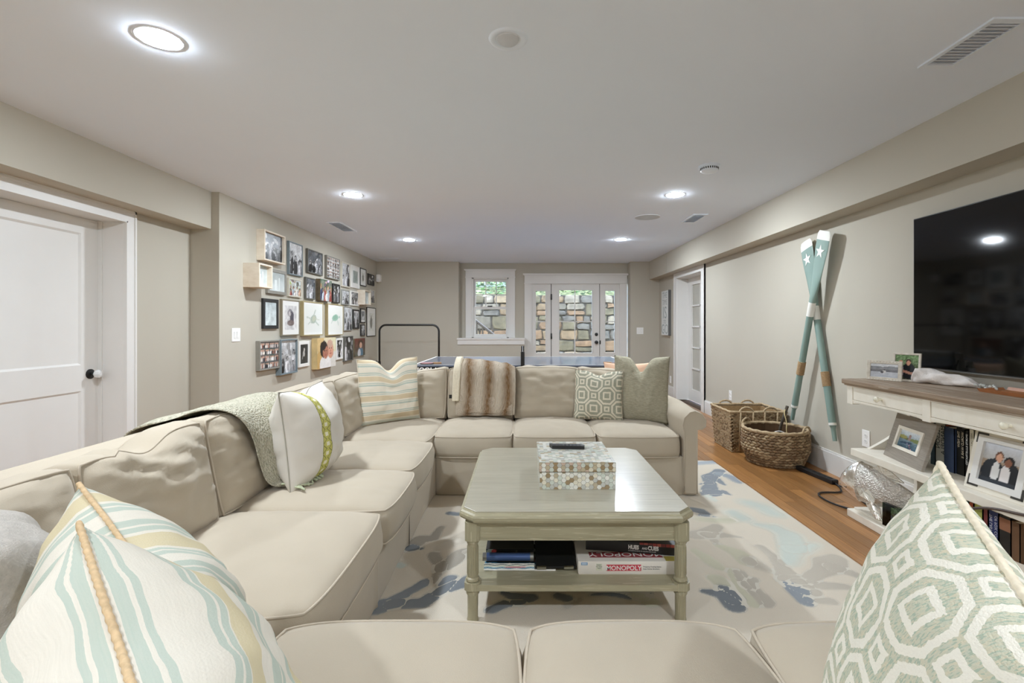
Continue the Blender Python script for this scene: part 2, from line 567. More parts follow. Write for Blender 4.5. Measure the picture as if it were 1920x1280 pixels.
def print_mesh(name, origin, U, V, wd, ht, img, parent=None, m=None):
    ny, nx = img.shape[:2]
    o = Vector(origin); U = Vector(U); V = Vector(V)
    v = [o + U * (wd * i / (nx - 1)) + V * (ht * j / (ny - 1)) for j in range(ny) for i in range(nx)]
    f = [(j * nx + i, j * nx + i + 1, (j + 1) * nx + i + 1, (j + 1) * nx + i) for j in range(ny - 1) for i in range(nx - 1)]
    me = bpy.data.meshes.new(name)
    me.from_pydata(v, [], f)
    ca = me.color_attributes.new('Col', 'FLOAT_COLOR', 'POINT')
    c4 = np.ones((nx * ny, 4), dtype=np.float32)
    c4[:, :3] = lin(img).reshape(-1, 3)
    ca.data.foreach_set('color', c4.ravel())
    me.update()
    return link(name, me, m or m_print, parent)

# ------------------------------------------------------------------ materials
M_wall = mat('wall_paint', (187, 182, 169), .85, var=.01, scale=3, bump=.04, bscale=300)
M_ceil = mat('ceiling_paint', (230, 240, 254), .9, var=.006, scale=2)
M_trim = mat('white_trim_paint', (224, 223, 220), .4, var=.01)
M_sofa = mat('linen_slipcover', (181, 170, 152), .95, var=.03, scale=5, bump=.12, bscale=420, sheen=.15, spec=.15)
M_welt = mat('linen_welt', (188, 177, 160), .95, var=.03, scale=20, spec=.15)
M_white = mat('white_plastic', (240, 240, 238), .4, var=.01)
M_black = mat('black_metal', (22, 22, 22), .4, var=.1)
M_blackp = mat('black_plastic', (24, 24, 26), .45, var=.1)
M_dark = mat('dark_recess', (60, 60, 60), .8)
M_chrome = mat('chrome', (220, 220, 222), .12, metal=1)

def glass(name, tint=(1, 1, 1), gloss=.08):
    m = bpy.data.materials.new(name); m.use_nodes = True
    t = m.node_tree; t.nodes.clear()
    o = t.nodes.new('ShaderNodeOutputMaterial'); mx = t.nodes.new('ShaderNodeMixShader')
    tr = t.nodes.new('ShaderNodeBsdfTransparent'); gl = t.nodes.new('ShaderNodeBsdfGlossy')
    tr.inputs[0].default_value = (*tint, 1); gl.inputs['Roughness'].default_value = .02
    fr = t.nodes.new('ShaderNodeFresnel'); fr.inputs[0].default_value = 1.45
    t.links.new(fr.outputs[0], mx.inputs[0])
    t.links.new(tr.outputs[0], mx.inputs[1]); t.links.new(gl.outputs[0], mx.inputs[2]); t.links.new(mx.outputs[0], o.inputs[0])
    return m
M_glass = glass('window_glass', (.96, .98, .97))
M_acryl = glass('clear_acrylic', (.95, .97, .97))

# oak planks
M_oak, t, b = principled('oak_plank')
tc = t.nodes.new('ShaderNodeTexCoord'); oi = t.nodes.new('ShaderNodeObjectInfo')
mp = t.nodes.new('ShaderNodeMapping'); mp.inputs['Scale'].default_value = (30, 2.2, 1)
vadd = t.nodes.new('ShaderNodeVectorMath'); vadd.operation = 'ADD'
cmb = t.nodes.new('ShaderNodeCombineXYZ')
t.links.new(NM(t, 'MULTIPLY', oi.outputs['Random'], 37.0), cmb.inputs[0]); t.links.new(NM(t, 'MULTIPLY', oi.outputs['Random'], 91.0), cmb.inputs[1])
t.links.new(tc.outputs['Object'], mp.inputs[0]); t.links.new(mp.outputs[0], vadd.inputs[0]); t.links.new(cmb.outputs[0], vadd.inputs[1])
nz = TEX(t, 'ShaderNodeTexNoise', 1.6, vec=vadd.outputs[0], detail=6)
wv = t.nodes.new('ShaderNodeTexWave'); wv.inputs['Scale'].default_value = .5; wv.inputs['Distortion'].default_value = 5; wv.inputs['Detail'].default_value = 3
t.links.new(vadd.outputs[0], wv.inputs['Vector'])
col = MIX(t, nz.outputs[0], C(122, 78, 38), C(190, 140, 86))
col = MIX(t, NM(t, 'MULTIPLY', wv.outputs['Fac'], .35), col, C(142, 94, 50))
hv = t.nodes.new('ShaderNodeHueSaturation'); t.links.new(NM(t, 'MULTIPLY_ADD', oi.outputs['Random'], .5, .72), hv.inputs['Value']); t.links.new(col, hv.inputs['Color'])
t.links.new(hv.outputs[0], b.inputs['Base Color']); b.inputs['Roughness'].default_value = .3
M_gap = mat('floor_subfloor', (70, 45, 24), .8)

# ------------------------------------------------------------------ ROOM SHELL
H = 2.41
XL, XP, XR = -2.98, -2.72, 2.55        # recessed left wall, picture wall, right wall
YB, YF, Y0 = 9.29, 9.06, -4.0
ZS = 2.078                             # soffit underside
# floor
fl = box('floor', -3.4, 3.0, Y0 - .2, 9.5, -.1, -.012, M_gap); finish(fl, 'warm brown oak plank floor of the basement room', kind='structure')
M_oakf = M_oak
random.seed(3)
pw = .083
meshes = {}
def plank(x0, y0, y1):
    L = round(y1 - y0, 2)
    key = L
    if key not in meshes:
        mb = MB().box(.001, pw - .001, 0, L - .002, -.012, 0, bev=.0012)
        me = bpy.data.meshes.new('plank'); me.from_pydata(mb.v, [], mb.f); me.materials.append(M_oak); meshes[key] = me
    o = bpy.data.objects.new('plank', meshes[key]); COL.objects.link(o); o.location = (x0, y0, 0); o.parent = fl
    return o
x = XR - pw
while x > .9:
    y = .3 - random.uniform(0, 1.2)
    while y < YB:
        L = random.choice([.9, 1.2, 1.5, 1.8, 2.1])
        y1 = y + L
        if y1 > YB:
            L = round(YB - y, 2); y1 = y + L
            if L < .12: break
        plank(x, y, y1); y = y1
    x -= pw
# rest of the floor, hidden under the sofa and rug, one joined part
mb = MB(); x2 = x + pw - .001
while x2 > XL - .3:
    mb.box(x2 - pw + .001, x2 - .001, .0, YB, -.012, 0); x2 -= pw
xx = XR
while xx > XL:
    mb.box(xx - pw + .001, xx - .001, Y0, -1.4, -.012, 0); xx -= pw
finish(mb.build('planking', M_oak, fl), kind='stuff')
mb = MB().box(x2, XR, -1.4, .32, -.013, -.001)
mb.build('planking_underlay', M_oak, fl)

# ceiling and soffits
ce = box('ceiling', -3.4, 3.0, Y0 - .2, 9.5, H, H + .12, M_ceil); finish(ce, 'flat white painted ceiling', kind='structure')
mb = MB().box(2.365, 2.75, Y0, YF + .01, ZS, H + .01)
so = mb.build('soffit', M_wall, ce)
mb = MB().box(2.3615, 2.366, 7.98, 8.0, 2.10, H - .02).box(2.3615, 2.366, 7.98, 8.35, 2.10, 2.106)
mb.build('access_panel_edge', M_wall, so)
mb = MB().box(-3.3, -2.79, Y0, 4.36, ZS, H + .01)
mb.build('soffit', M_wall, ce)

# right wall with doorway
DY0, DY1 = 6.886, 8.0
mb = MB().box(XR, XR + .175, Y0, DY0, 0, H).box(XR, XR + .175, DY1, 9.5, 0, H).box(XR, XR + .175, DY0, DY1, 2.0, H)
wr = mb.build('wall_right', M_wall); finish(wr, 'greige painted wall on the television side', kind='structure')
# left walls
mb = MB().box(XP - .4, XP, 4.35, 9.5, 0, H)
mb.box(XL - .36, XL, Y0, 2.725, 0, H).box(XL - .36, XL, 3.625, 4.36, 0, H).box(XL - .36, XL, 2.725, 3.625, 1.99, H)
wl = mb.build('wall_left', M_wall); finish(wl, 'greige painted wall carrying the photo gallery', kind='structure')
# back wall
K = YB / 910
def bx(px): return (px - 980) * K
def bz(py): return CH - (py - 611) * K
XC0, XC1 = -1.195, 2.01
mb = MB()
mb.box(XP - .2, XC0, YF, YB + .25, 0, H).box(XC1, XR + .2, YF, YB + .25, 0, H)
mb.box(XC0, .035, YF, YB + .25, 0, .955)
wx0, wx1, wz0, wz1 = bx(884), bx(954.7), .97, 2.147
mb.box(XC0, wx0, YB, YB + .25, .95, H).box(wx1, .035, YB, YB + .25, .95, H).box(wx0, wx1, YB, YB + .25, wz1, H)
mb.box(.035, XC1, YB, YB + .25, 2.10, H)
wb = mb.build('wall_back', M_wall); finish(wb, 'greige end wall with the window and glazed entry door', kind='structure')
wf = box('wall_front', -3.4, 3.0, Y0 - .15, Y0, 0, H, M_wall); finish(wf, 'greige wall at the far end behind the sofa', kind='structure')
# baseboards
bb = MB().box(XR - .018, XR, Y0, 6.765, 0, .165).box(XR - .018, XR, 8.12, YF, 0, .165)
bb.box(XR - .012, XR, Y0, 6.765, .165, .18).box(XR - .012, XR, 8.12, YF, .165, .18)
finish(bb.build('baseboard_right', M_trim), 'tall white baseboard along the television wall', kind='structure')
bb = MB().box(XP, XP + .018, 4.35, YF, 0, .165).box(XL, XL + .018, 3.72, 4.35, 0, .165).box(XL, XL + .018, Y0, 2.6, 0, .165).box(XL, XP, 4.332, 4.35, 0, .165)
finish(bb.build('baseboard_left', M_trim), 'white baseboard below the photo gallery', kind='structure')
bb = MB().box(XP, .03, YF - .018, YF, 0, .165).box(XC1, XR, YF - .018, YF, 0, .165)
finish(bb.build('baseboard_back', M_trim), 'white baseboard under the window', kind='structure')

# ---- window
win = empty('window_1', (bx(919), YB, .98), 'white double-hung window over the ping pong table', kind='structure')
# casing
mb = MB().box(bx(873.3), wx0 + .01, YB - .022, YB, .97, bz(519)).box(wx1 - .01, bx(965.7), YB - .022, YB, .97, bz(519))
mb.box(bx(873.3), bx(965.7), YB - .026, YB, bz(519.2), bz(507.7)).box(bx(872.5), bx(966.5), YB - .034, YB, bz(520.5), bz(518.8))
mb.box(bx(871.5), bx(967.2), YB - .05, YB, bz(507.7), bz(506.3)).box(bx(870.6), bx(968), YB - .06, YB, bz(506.4), bz(505))
mb.build('casing', M_trim, win)
mb = MB().box(XC0 - .03, .045, YF - .035, YB, .955, .985).box(XC0 - .02, .035, YF - .02, YF + .01, .865, .956)
mb.build('sill', M_trim, win)
sx0, sx1 = wx0, wx1
yb = YB + .03
gx0, gx1 = bx(891.5), bx(948.5)
zt, zb_, zm0, zm1 = bz(527.5), bz(626.3), bz(574.6), bz(579.4)
mb = MB().box(sx0, sx0 + .04, YB - .005, YB + .12, wz0, wz1).box(sx1 - .04, sx1, YB - .005, YB + .12, wz0, wz1)
mb.box(sx0, sx1, YB - .005, YB + .12, wz1 - .035, wz1).box(sx0, sx1, YB - .005, YB + .12, wz0, wz0 + .03)
mb.build('window_frame', M_trim, win)
us = MB().box(sx0 + .035, gx0, yb + .035, yb + .075, zm0, wz1 - .03).box(gx1, sx1 - .035, yb + .035, yb + .075, zm0, wz1 - .03)
us.box(gx0, gx1, yb + .035, yb + .075, zt, wz1 - .03).box(gx0, gx1, yb + .035, yb + .075, zm1, zm0)
us = us.build('upper_sash', M_trim, win)
for px in (910.5, 930.3):
    box('muntin', bx(px) - .008, bx(px) + .008, yb + .04, yb + .068, zm0, zt, M_trim, us)
zc = bz(551.5)
box('muntin', gx0, gx1, yb + .04, yb + .068, zc - .008, zc + .008, M_trim, us)
xs_ = [gx0, bx(910.5), bx(930.3), gx1]
for i in range(3):
    for (za, zb2) in ((zm0, zc), (zc, zt)):
        box('pane', xs_[i], xs_[i + 1], yb + .052, yb + .056, za, zb2, M_glass, us)
lsh = MB().box(sx0 + .035, gx0, yb - .01, yb + .03, wz0 + .03, zm0 - .005).box(gx1, sx1 - .035, yb - .01, yb + .03, wz0 + .03, zm0 - .005)
lsh.box(gx0, gx1, yb - .01, yb + .03, wz0 + .03, zb_).box(gx0, gx1, yb - .01, yb + .03, zm1, zm0)
lsh = lsh.build('lower_sash', M_trim, win)
box('pane', gx0, gx1, yb + .008, yb + .012, zb_, zm1, M_glass, lsh)
box('sash_lock', bx(914), bx(923), yb - .02, yb + .01, zm0 - .003, zm0 + .02, M_black, lsh, bev=.004)

# ---- entry door with sidelights
en = empty('door_1', (bx(1079), YB, 0), 'white glazed entry door with two narrow sidelights', kind='structure')
mb = MB().box(bx(983.4), bx(997), YB - .022, YB + .02, 0, bz(530)).box(bx(1161.5), bx(1175.2), YB - .022, YB + .02, 0, bz(530))
mb.box(bx(983.4), bx(1175.2), YB - .026, YB + .02, bz(530.7), bz(516.6)).box(bx(982.5), bx(1176), YB - .034, YB, bz(532), bz(530.2))
mb.box(bx(981.5), bx(1177.4), YB - .05, YB, bz(516.6), bz(515)).box(bx(980.4), bx(1178.7), YB - .062, YB, bz(515.1), bz(513))
mb.build('casing', M_trim, en)
def glazed(nm, x0, x1, g0, g1, z0, z1, y, xm, zm, par):
    mb = MB().box(x0, g0, y, y + .045, 0.015, bz(531)).box(g1, x1, y, y + .045, .015, bz(531)).box(g0, g1, y, y + .045, .015, z0).box(g0, g1, y, y + .045, z1, bz(531))
    o = mb.build(nm, M_trim, par)
    st = MB()
    e = .014
    st.box(g0 - e, g0, y - .008, y + .01, z0 - e, z1 + e).box(g1, g1 + e, y - .008, y + .01, z0 - e, z1 + e).box(g0, g1, y - .008, y + .01, z0 - e, z0).box(g0, g1, y - .008, y + .01, z1, z1 + e)
    st.build('glazing_bead', M_trim, o)
    cells_x = [g0] + ([xm] if xm else []) + [g1]
    for zz in (zm,):
        box('muntin', g0, g1, y + .008, y + .034, zz - .009, zz + .009, M_trim, o)
    if xm:
        box('muntin', xm - .009, xm + .009, y + .008, y + .034, z0, z1, M_trim, o)
    for i in range(len(cells_x) - 1):
        for za, zb2 in ((z0, zm), (zm, z1)):
            box('pane', cells_x[i], cells_x[i + 1], y + .02, y + .024, za, zb2, M_glass, o)
    return o
mz = bz(602.6)
glazed('sidelight', bx(997), bx(1033), bx(1004.8), bx(1022.9), bz(661.4), bz(545.2), YB + .01, None, mz, en)
glazed('sidelight', bx(1124.8), bx(1161.5), bx(1135), bx(1152.5), bz(661), bz(545), YB + .01, None, mz, en)
slab = glazed('door_leaf', bx(1034.2), bx(1123.8), bx(1048.6), bx(1110.2), bz(661.4), bz(543.7), YB + .005, bx(1078.2), mz, en)
box('door_gap', bx(1033), bx(1034.2), YB + .03, YB + .04, .015, bz(531), M_dark, en)
box('door_gap', bx(1123.8), bx(1124.8), YB + .03, YB + .04, .015, bz(531), M_dark, en)
for py in (556.5, 630):
    box('hinge', bx(1033) - .006, bx(1034) + .012, YB - .012, YB + .01, bz(py) - .055, bz(py) + .055, M_black, en, bev=.003)
rotY = Matrix.Rotation(PI / 2, 4, 'X')
for nm, py, prof in (('deadbolt', 626.7, [(.032, 0), (.032, .012), (.026, .02), (.012, .022), (.012, .034), (0.001, .035)]),
                     ('door_knob', 641.4, [(.034, 0), (.034, .01), (.012, .016), (.012, .04), (.026, .05), (.031, .062), (.027, .075), (.001, .08)])):
    MB().lathe(prof, 20, mtx=Matrix.Translation((bx(1118.2), YB + .006, bz(py))) @ rotY).build(nm, M_black, slab, smooth=True, angle=40)
box('strike_plate', bx(1124.6), bx(1126.4), YB - .004, YB + .012, bz(645), bz(638), M_black, en)
box('threshold', .035, XC1, YB - .05, YB + .2, 0, .016, mat('bronze_threshold', (110, 95, 75), .4, metal=.6), en)
# head above slab
box('head_jamb', .035, XC1, YB + .0, YB + .1, bz(531), 2.12, M_trim, en)

# ---- door in the left wall
dl = empty('door_2', (XL - .18, 3.17, 0), 'white two-panel interior door with a glass knob', kind='structure')
XD = -3.16
mb = MB().box(XL, XL + .022, 3.625, 3.70, 0, 2.078).box(XL, XL + .028, 3.70, 3.715, 0, 2.078)
mb.box(XL, XL + .022, 2.635, 2.725, 0, 2.078).box(XL, XL + .022, 2.725, 3.625, 1.99, 2.06).box(XL, XL + .028, 2.635, 3.715, 2.058, 2.078)
mb.box(XL - .001, XL + .027, 3.6215, 3.632, 0, 1.992).box(XL - .001, XL + .027, 2.72, 3.632, 1.984, 1.992)
mb.build('casing', M_trim, dl)
mb = MB().box(XD - .05, XL, 3.62, 3.64, 0, 2.0).box(XD - .05, XL, 2.71, 2.73, 0, 2.0).box(XD - .05, XL, 2.72, 3.63, 1.987, 2.0)
mb.box(XD, XD + .03, 3.608, 3.622, 0, 1.99)
mb.build('jamb', M_trim, dl)
def panel_leaf(x, y0, y1, z0, z1, panels, par):
    # stile-and-rail slab: full back sheet plus raised rails, bevelled panel edges
    mb = MB().box(x - .035, x - .012, y0, y1, z0, z1)
    pa0 = panels[0][0]; pa1 = panels[0][1]
    mb.box(x - .02, x, y0, pa0, z0, z1).box(x - .02, x, pa1, y1, z0, z1)
    zs = [z0] + [q for p_ in sorted(panels, key=lambda q: q[2]) for q in (p_[2], p_[3])] + [z1]
    for k in range(0, len(zs), 2):
        mb.box(x - .02, x, pa0, pa1, zs[k], zs[k + 1])
    o = mb.build('door_leaf', M_trim, par)
    for (a0, a1, c0, c1) in panels:
        e = .014
        v = [(x, a0, c0), (x, a1, c0), (x, a1, c1), (x, a0, c1), (x - .011, a0 + e, c0 + e), (x - .011, a1 - e, c0 + e), (x - .011, a1 - e, c1 - e), (x - .011, a0 + e, c1 - e)]
        MB().add(v, [(0, 1, 5, 4), (1, 2, 6, 5), (2, 3, 7, 6), (3, 0, 4, 7), (4, 5, 6, 7)]).build('door_panel', M_trim, o)
    return o
lf = panel_leaf(XD, 2.735, 3.612, .01, 1.985, [(2.87, 3.475, .93, 1.875), (2.87, 3.475, .2, .745)], dl)
kn = Matrix.Translation((XD, 3.545, .86)) @ Matrix.Rotation(PI / 2, 4, 'Y')
MB().lathe([(.036, 0), (.036, .006), (.028, .012), (.014, .014), (.014, .03), (.018, .034)], 24, mtx=kn).build('rosette', M_black, lf, smooth=True, angle=40)
MB().lathe([(.014, .03), (.018, .036), (.029, .048), (.032, .06), (.027, .072), (.012, .078), (.001, .078)], 8, mtx=kn).build('glass_knob', mat('crystal', (235, 238, 240), .03, var=0, coat=1, metal=.3), lf)

# ---- french door on the right
fd = empty('door_3', (XR + .175, 7.44, 0), 'white french door with a column of glass lites', kind='structure')
mb = MB().box(XR - .022, XR, 6.765, DY0, 0, ZS).box(XR - .022, XR, DY1, 8.12, 0, ZS).box(XR - .022, XR, DY0, DY1, 1.99, ZS)
mb.box(XR - .028, XR, 6.765, 6.785, 0, ZS).box(XR - .028, XR, 8.10, 8.12, 0, ZS)
mb.build('casing', M_trim, fd)
mb = MB().box(XR - .001, XR + .22, DY1 - .005, DY1 + .02, 0, 2.0).box(XR - .001, XR + .22, DY0 - .02, DY0 + .005, 0, 2.0).box(XR, XR + .22, DY0, DY1, 1.985, 2.0)
mb.build('jamb', M_trim, fd)
M_frost, t, b = principled('frosted_lite_glass')
b.inputs['Base Color'].default_value = (*C(176, 174, 164), 1); b.inputs['Roughness'].default_value = .12
nz = TEX(t, 'ShaderNodeTexNoise', 3); t.links.new(MIX(t, nz.outputs[0], C(160, 158, 148), C(190, 188, 178)), b.inputs['Base Color'])
xd = XR + .175
ya, yb2 = 7.82, 7.45
zz = [.195, .53, .865, 1.20, 1.535, 1.87]
mb = MB().box(xd, xd + .04, ya, DY1 - .006, .01, 1.985).box(xd, xd + .04, DY0 + .003, 7.05, .01, 1.985).box(xd, xd + .04, 7.05, ya, .01, zz[0]).box(xd, xd + .04, 7.05, ya, zz[-1], 1.985)
fl_ = mb.build('door_leaf', M_trim, fd)
for q in zz[1:-1]:
    box('muntin', xd - .001, xd + .036, 7.05, ya, q - .012, q + .012, M_trim, fl_)
box('muntin', xd - .001, xd + .036, yb2 - .012, yb2 + .012, zz[0], zz[-1], M_trim, fl_)
for i in range(5):
    for (y0, y1) in ((yb2, ya), (7.05, yb2)):
        box('pane', xd + .016, xd + .022, y0, y1, zz[i], zz[i + 1], M_frost, fl_)

# ------------------------------------------------------------------ EXTERIOR (light well behind the glass)
YW = 11.6
pt = box('patio_paving', -3.2, 4.5, YB + .25, YW, -.12, -.02, mat('patio_concrete', (196, 192, 184), .9, var=.12, scale=4)); finish(pt, 'grey concrete floor of the light well outside', kind='structure')
sw = box('wall_stone', -3.2, 4.5, YW + .06, YW + .4, -.1, 1.95, mat('stone_mortar', (58, 54, 47), .95, var=.1)); finish(sw, 'fieldstone retaining wall outside the window and door', kind='structure')
stone_m = [mat('stone_%s' % n, c, .9, var=.38, scale=7, bump=.6, bscale=30) for n, c in
           (('tan', (96, 81, 60)), ('grey', (80, 75, 64)), ('buff', (104, 91, 70)), ('olive', (76, 70, 52)), ('pale', (100, 93, 79)), ('rust', (94, 75, 54)), ('slate', (74, 71, 64)))]
random.seed(21)
def stone(x0, x1, z0, z1):
    g = .008
    d = random.uniform(.015, .05)
    n = 10
    cx, cz, hx, hz = (x0 + x1) / 2, (z0 + z1) / 2, (x1 - x0) / 2 - g, (z1 - z0) / 2 - g
    ring = []
    for sgx, sgz in ((-1, -1), (0, -1), (1, -1), (1, 0), (1, 1), (0, 1), (-1, 1), (-1, 0)):
        j = .012 if sgx and sgz else .006
        ring.append((cx + sgx * hx * (1 - .08 * abs(sgx * sgz)) + random.uniform(-j, j) * 1.6, cz + sgz * hz * (1 - .08 * abs(sgx * sgz)) + random.uniform(-j, j) * 1.6))
    v = [(x, YW + .08, z) for x, z in ring] + [(x, YW + .06 - d * .6, z) for x, z in ring] + [(cx + (x - cx) * .86, YW + .05 - d - random.uniform(0, .015), cz + (z - cz) * .86) for x, z in ring]
    f = [(i, (i + 1) % 8, 8 + (i + 1) % 8, 8 + i) for i in range(8)] + [(8 + i, 8 + (i + 1) % 8, 16 + (i + 1) % 8, 16 + i) for i in range(8)] + [tuple(range(16, 24))]
    MB().add(v, f).build('stone', random.choice(stone_m), sw)
z = 0.0
while z < 1.94:
    hh = min(random.uniform(.24, .5), 1.95 - z)
    x = -2.6 - random.uniform(0, .3)
    while x < 3.4:
        wd = random.uniform(.16, .58)
        if hh > .26 and random.random() < .55:
            k = random.uniform(.35, .65)
            stone(x, x + wd, z, z + hh * k)
            if wd > .34 and random.random() < .5:
                stone(x, x + wd * .5, z + hh * k, z + hh); stone(x + wd * .5, x + wd, z + hh * k, z + hh)
            else:
                stone(x, x + wd, z + hh * k, z + hh)
        else:
            stone(x, x + wd, z, z + hh)
        x += wd
    z += hh
# planting bed bank above the wall, with leaves and a picket rail
bk = MB().add([(-3.2, YW + .1, 1.93), (4.5, YW + .1, 1.93), (4.5, YW + 2.2, 2.7), (-3.2, YW + 2.2, 2.7), (-3.2, YW + 2.2, 1.0), (4.5, YW + 2.2, 1.0), (4.5, YW + .1, 1.0), (-3.2, YW + .1, 1.0)],
               [(0, 1, 2, 3), (3, 2, 5, 4), (0, 3, 4, 7), (1, 6, 5, 2), (0, 7, 6, 1)]).build('garden_bank', mat('garden_soil', (86, 92, 60), .95, var=.3, scale=12))
finish(bk, 'green planted bank sloping up behind the stone wall', kind='structure')
mb = MB()
rng = random.Random(5)
for k in range(5200):
    x = rng.uniform(-2.8, 3.6); y = YW + rng.uniform(.0, 2.0)
    zz_ = 1.95 + (y - YW) * .36 + rng.random() ** 1.6 * .55
    s = rng.uniform(.03, .07); a = rng.uniform(0, 2 * PI)
    mm = Matrix.Translation((x, y, zz_)) @ Matrix.Rotation(a, 4, 'Z') @ Matrix.Rotation(rng.uniform(-1.2, 1.2), 4, 'X')
    mb.add([(-s, 0, 0), (0, -s * .45, .006), (s, 0, 0), (0, s * .45, .006)], [(0, 1, 2, 3)], rng.randrange(3), mm)
o = mb.build('ground_cover', [mat('leaf_bright', (76, 112, 56), .6, var=.15), mat('leaf_mid', (58, 90, 46), .6, var=.15), mat('leaf_dull', (70, 86, 64), .6, var=.15)])
finish(o, 'green leafy ground cover growing on top of the stone wall', 'plants', kind='stuff')
fe = empty('picket_railing', (0, YW + .9, 2.15), 'white picket rail standing among the plants above the stone wall', 'railing')
mp_ = mat('weathered_picket', (140, 146, 140), .7, var=.08)
box('rail', -2.8, 3.4, YW + .88, YW + .92, 2.68, 2.74, mp_, fe)
box('rail', -2.8, 3.4, YW + .88, YW + .92, 2.22, 2.27, mp_, fe)
xx = -2.75
while xx < 3.4:
    box('picket', xx, xx + .05, YW + .895, YW + .925, 2.12, 2.72, mp_, fe); xx += .16
# stair railing outside the window
rl = empty('stair_railing', (-1.3, 10.6, 0), 'dark metal stair handrail with balusters outside the window', 'railing')
def rp(px, py, Y): return Vector(((px - 980) * Y / 910, Y, CH - (py - 611) * Y / 910))
a, b2 = rp(872, 585, 10.6), rp(934, 634, 10.6)
MB().tube([a, b2], .032, n=6).build('handrail', mat('dark_bronze', (52, 46, 40), .5), rl)
for px in (876, 885, 894, 905, 916, 926):
    tt = (px - 872) / 62
    q = a.lerp(b2, tt)
    box('baluster', q.x - .016, q.x + .016, 10.585, 10.615, 0 - .02, q.z, MATS['dark_bronze'], rl)

# ------------------------------------------------------------------ CEILING FIXTURES
M_fix = mat('cool_white_fixture', (229, 239, 252), .45, var=.005)
M_lamp, t, b = principled('lamp_lens')
b.inputs['Base Color'].default_value = (1, 1, 1, 1)
b.inputs['Emission Color'].default_value = (.88, .96, 1.04, 1)
b.inputs['Emission Strength'].default_value = LAMP
lab_l = {(-1.52, 2.03): 'lit recessed ceiling light above the left run of the sectional',
         (-1.555, 4.45): 'lit recessed ceiling light near the start of the photo gallery',
         (-1.585, 6.77): 'lit recessed ceiling light near the clothes rack end of the room',
         (1.395, 4.44): 'lit recessed ceiling light beside the smoke detector',
         (1.363, 6.74): 'lit recessed ceiling light nearest the glazed entry door',
         (-1.5, -.4): 'added unseen ceiling light behind the near sofa, door side', (1.4, -.4): 'added unseen ceiling light behind the near sofa, television side',  # the four lamps behind the camera are unseen, added for extra light
         (-1.5, -2.7): 'added unseen ceiling light at the far end wall, door side', (1.4, -2.7): 'added unseen ceiling light at the far end wall, television side'}
for (x, y), lb in lab_l.items():
    e = empty('recessed_light', (x, y, H), lb, 'ceiling light', 'recessed ceiling lights')
    T = Matrix.Translation((x, y, H))
    MB().lathe([(.0770, -.0003), (.0915, -.0014), (.093, .0)], 36, mtx=T, cap=False).build('trim_ring', M_fix, e, smooth=True)
    MB().lathe([(.0775, -.0006), (.073, -.0036), (.058, -.0062), (.034, -.0080), (.016, -.0086), (.0005, -.0088)], 36, mtx=T, cap=False).build('lens', M_lamp, e, smooth=True)
# unlit gimbal light
x, y = -.06, 2.03
e = empty('gimbal_light', (x, y, H), 'unlit adjustable round ceiling spotlight above the coffee table', 'ceiling light')
T = Matrix.Translation((x, y, H))
MB().lathe([(.052, .0), (.054, -.003), (.060, -.004), (.064, -.007), (.078, -.006), (.082, .0)], 40, mtx=T, cap=False).build('trim_ring', M_fix, e, smooth=True)
mt_baf = mat('baffle_white', (222, 229, 238), .4)
MB().lathe([(.053, -.002), (.049, -.0015), (.047, -.003), (.045, -.0015), (.043, -.003)], 40, mtx=T, cap=False).build('baffle', mt_baf, e)
tilt = T @ Matrix.Translation((0, -.006, -.001)) @ Matrix.Rotation(math.radians(-14), 4, 'X')
MB().lathe([(.044, .004), (.044, -.004), (.041, -.006), (.0005, -.006)], 32, mtx=tilt, cap=False).build('lamp_face', mat('lamp_face', (206, 212, 220), .25), e, smooth=True, angle=50)
# vents
def vent(name, x0, x1, y0, y1, n, lb, along):
    e = empty(name, ((x0 + x1) / 2, (y0 + y1) / 2, H), lb, 'air vent')
    f = .02
    mb = MB().box(x0, x0 + f, y0, y1, H - .008, H).box(x1 - f, x1, y0, y1, H - .008, H).box(x0 + f, x1 - f, y0, y0 + f + .01, H - .008, H).box(x0 + f, x1 - f, y1 - f - .01, y1, H - .008, H)
    mb.build('vent_frame', M_fix, e)
    box('duct_opening', x0 + f, x1 - f, y0 + f, y1 - f, H - .002, H + .001, mat('vent_dark', (200, 206, 214), .7), e)
    for k in range(n):
        yy = y0 + f + .012 + (y1 - y0 - 2 * f - .024) * (k + .5) / n
        dd = (y1 - y0 - 2 * f) / n * .62
        mm = Matrix.Translation(((x0 + x1) / 2, yy, H - .005)) @ Matrix.Rotation(math.radians(28), 4, 'X')
        MB().box(-(x1 - x0) / 2 + f, (x1 - x0) / 2 - f, -dd / 2, dd / 2, -.0008, .0008, mtx=mm).build('slat', M_fix, e)
    return e
vent('ceiling_vent', 1.83, 1.985, 1.885, 2.25, 13, 'large white louvered ceiling vent above the television wall', 'x')
vent('ceiling_vent', 1.83, 1.99, 5.20, 5.62, 10, 'white ceiling vent between the round speaker and the soffit', 'x')
vent('ceiling_vent', -2.27, -2.10, 5.6, 6.15, 10, 'white ceiling vent above the photo gallery', 'x')
vent('ceiling_vent', -2.55, -2.2, 8.58, 8.78, 6, 'white ceiling vent close to the end wall', 'x')
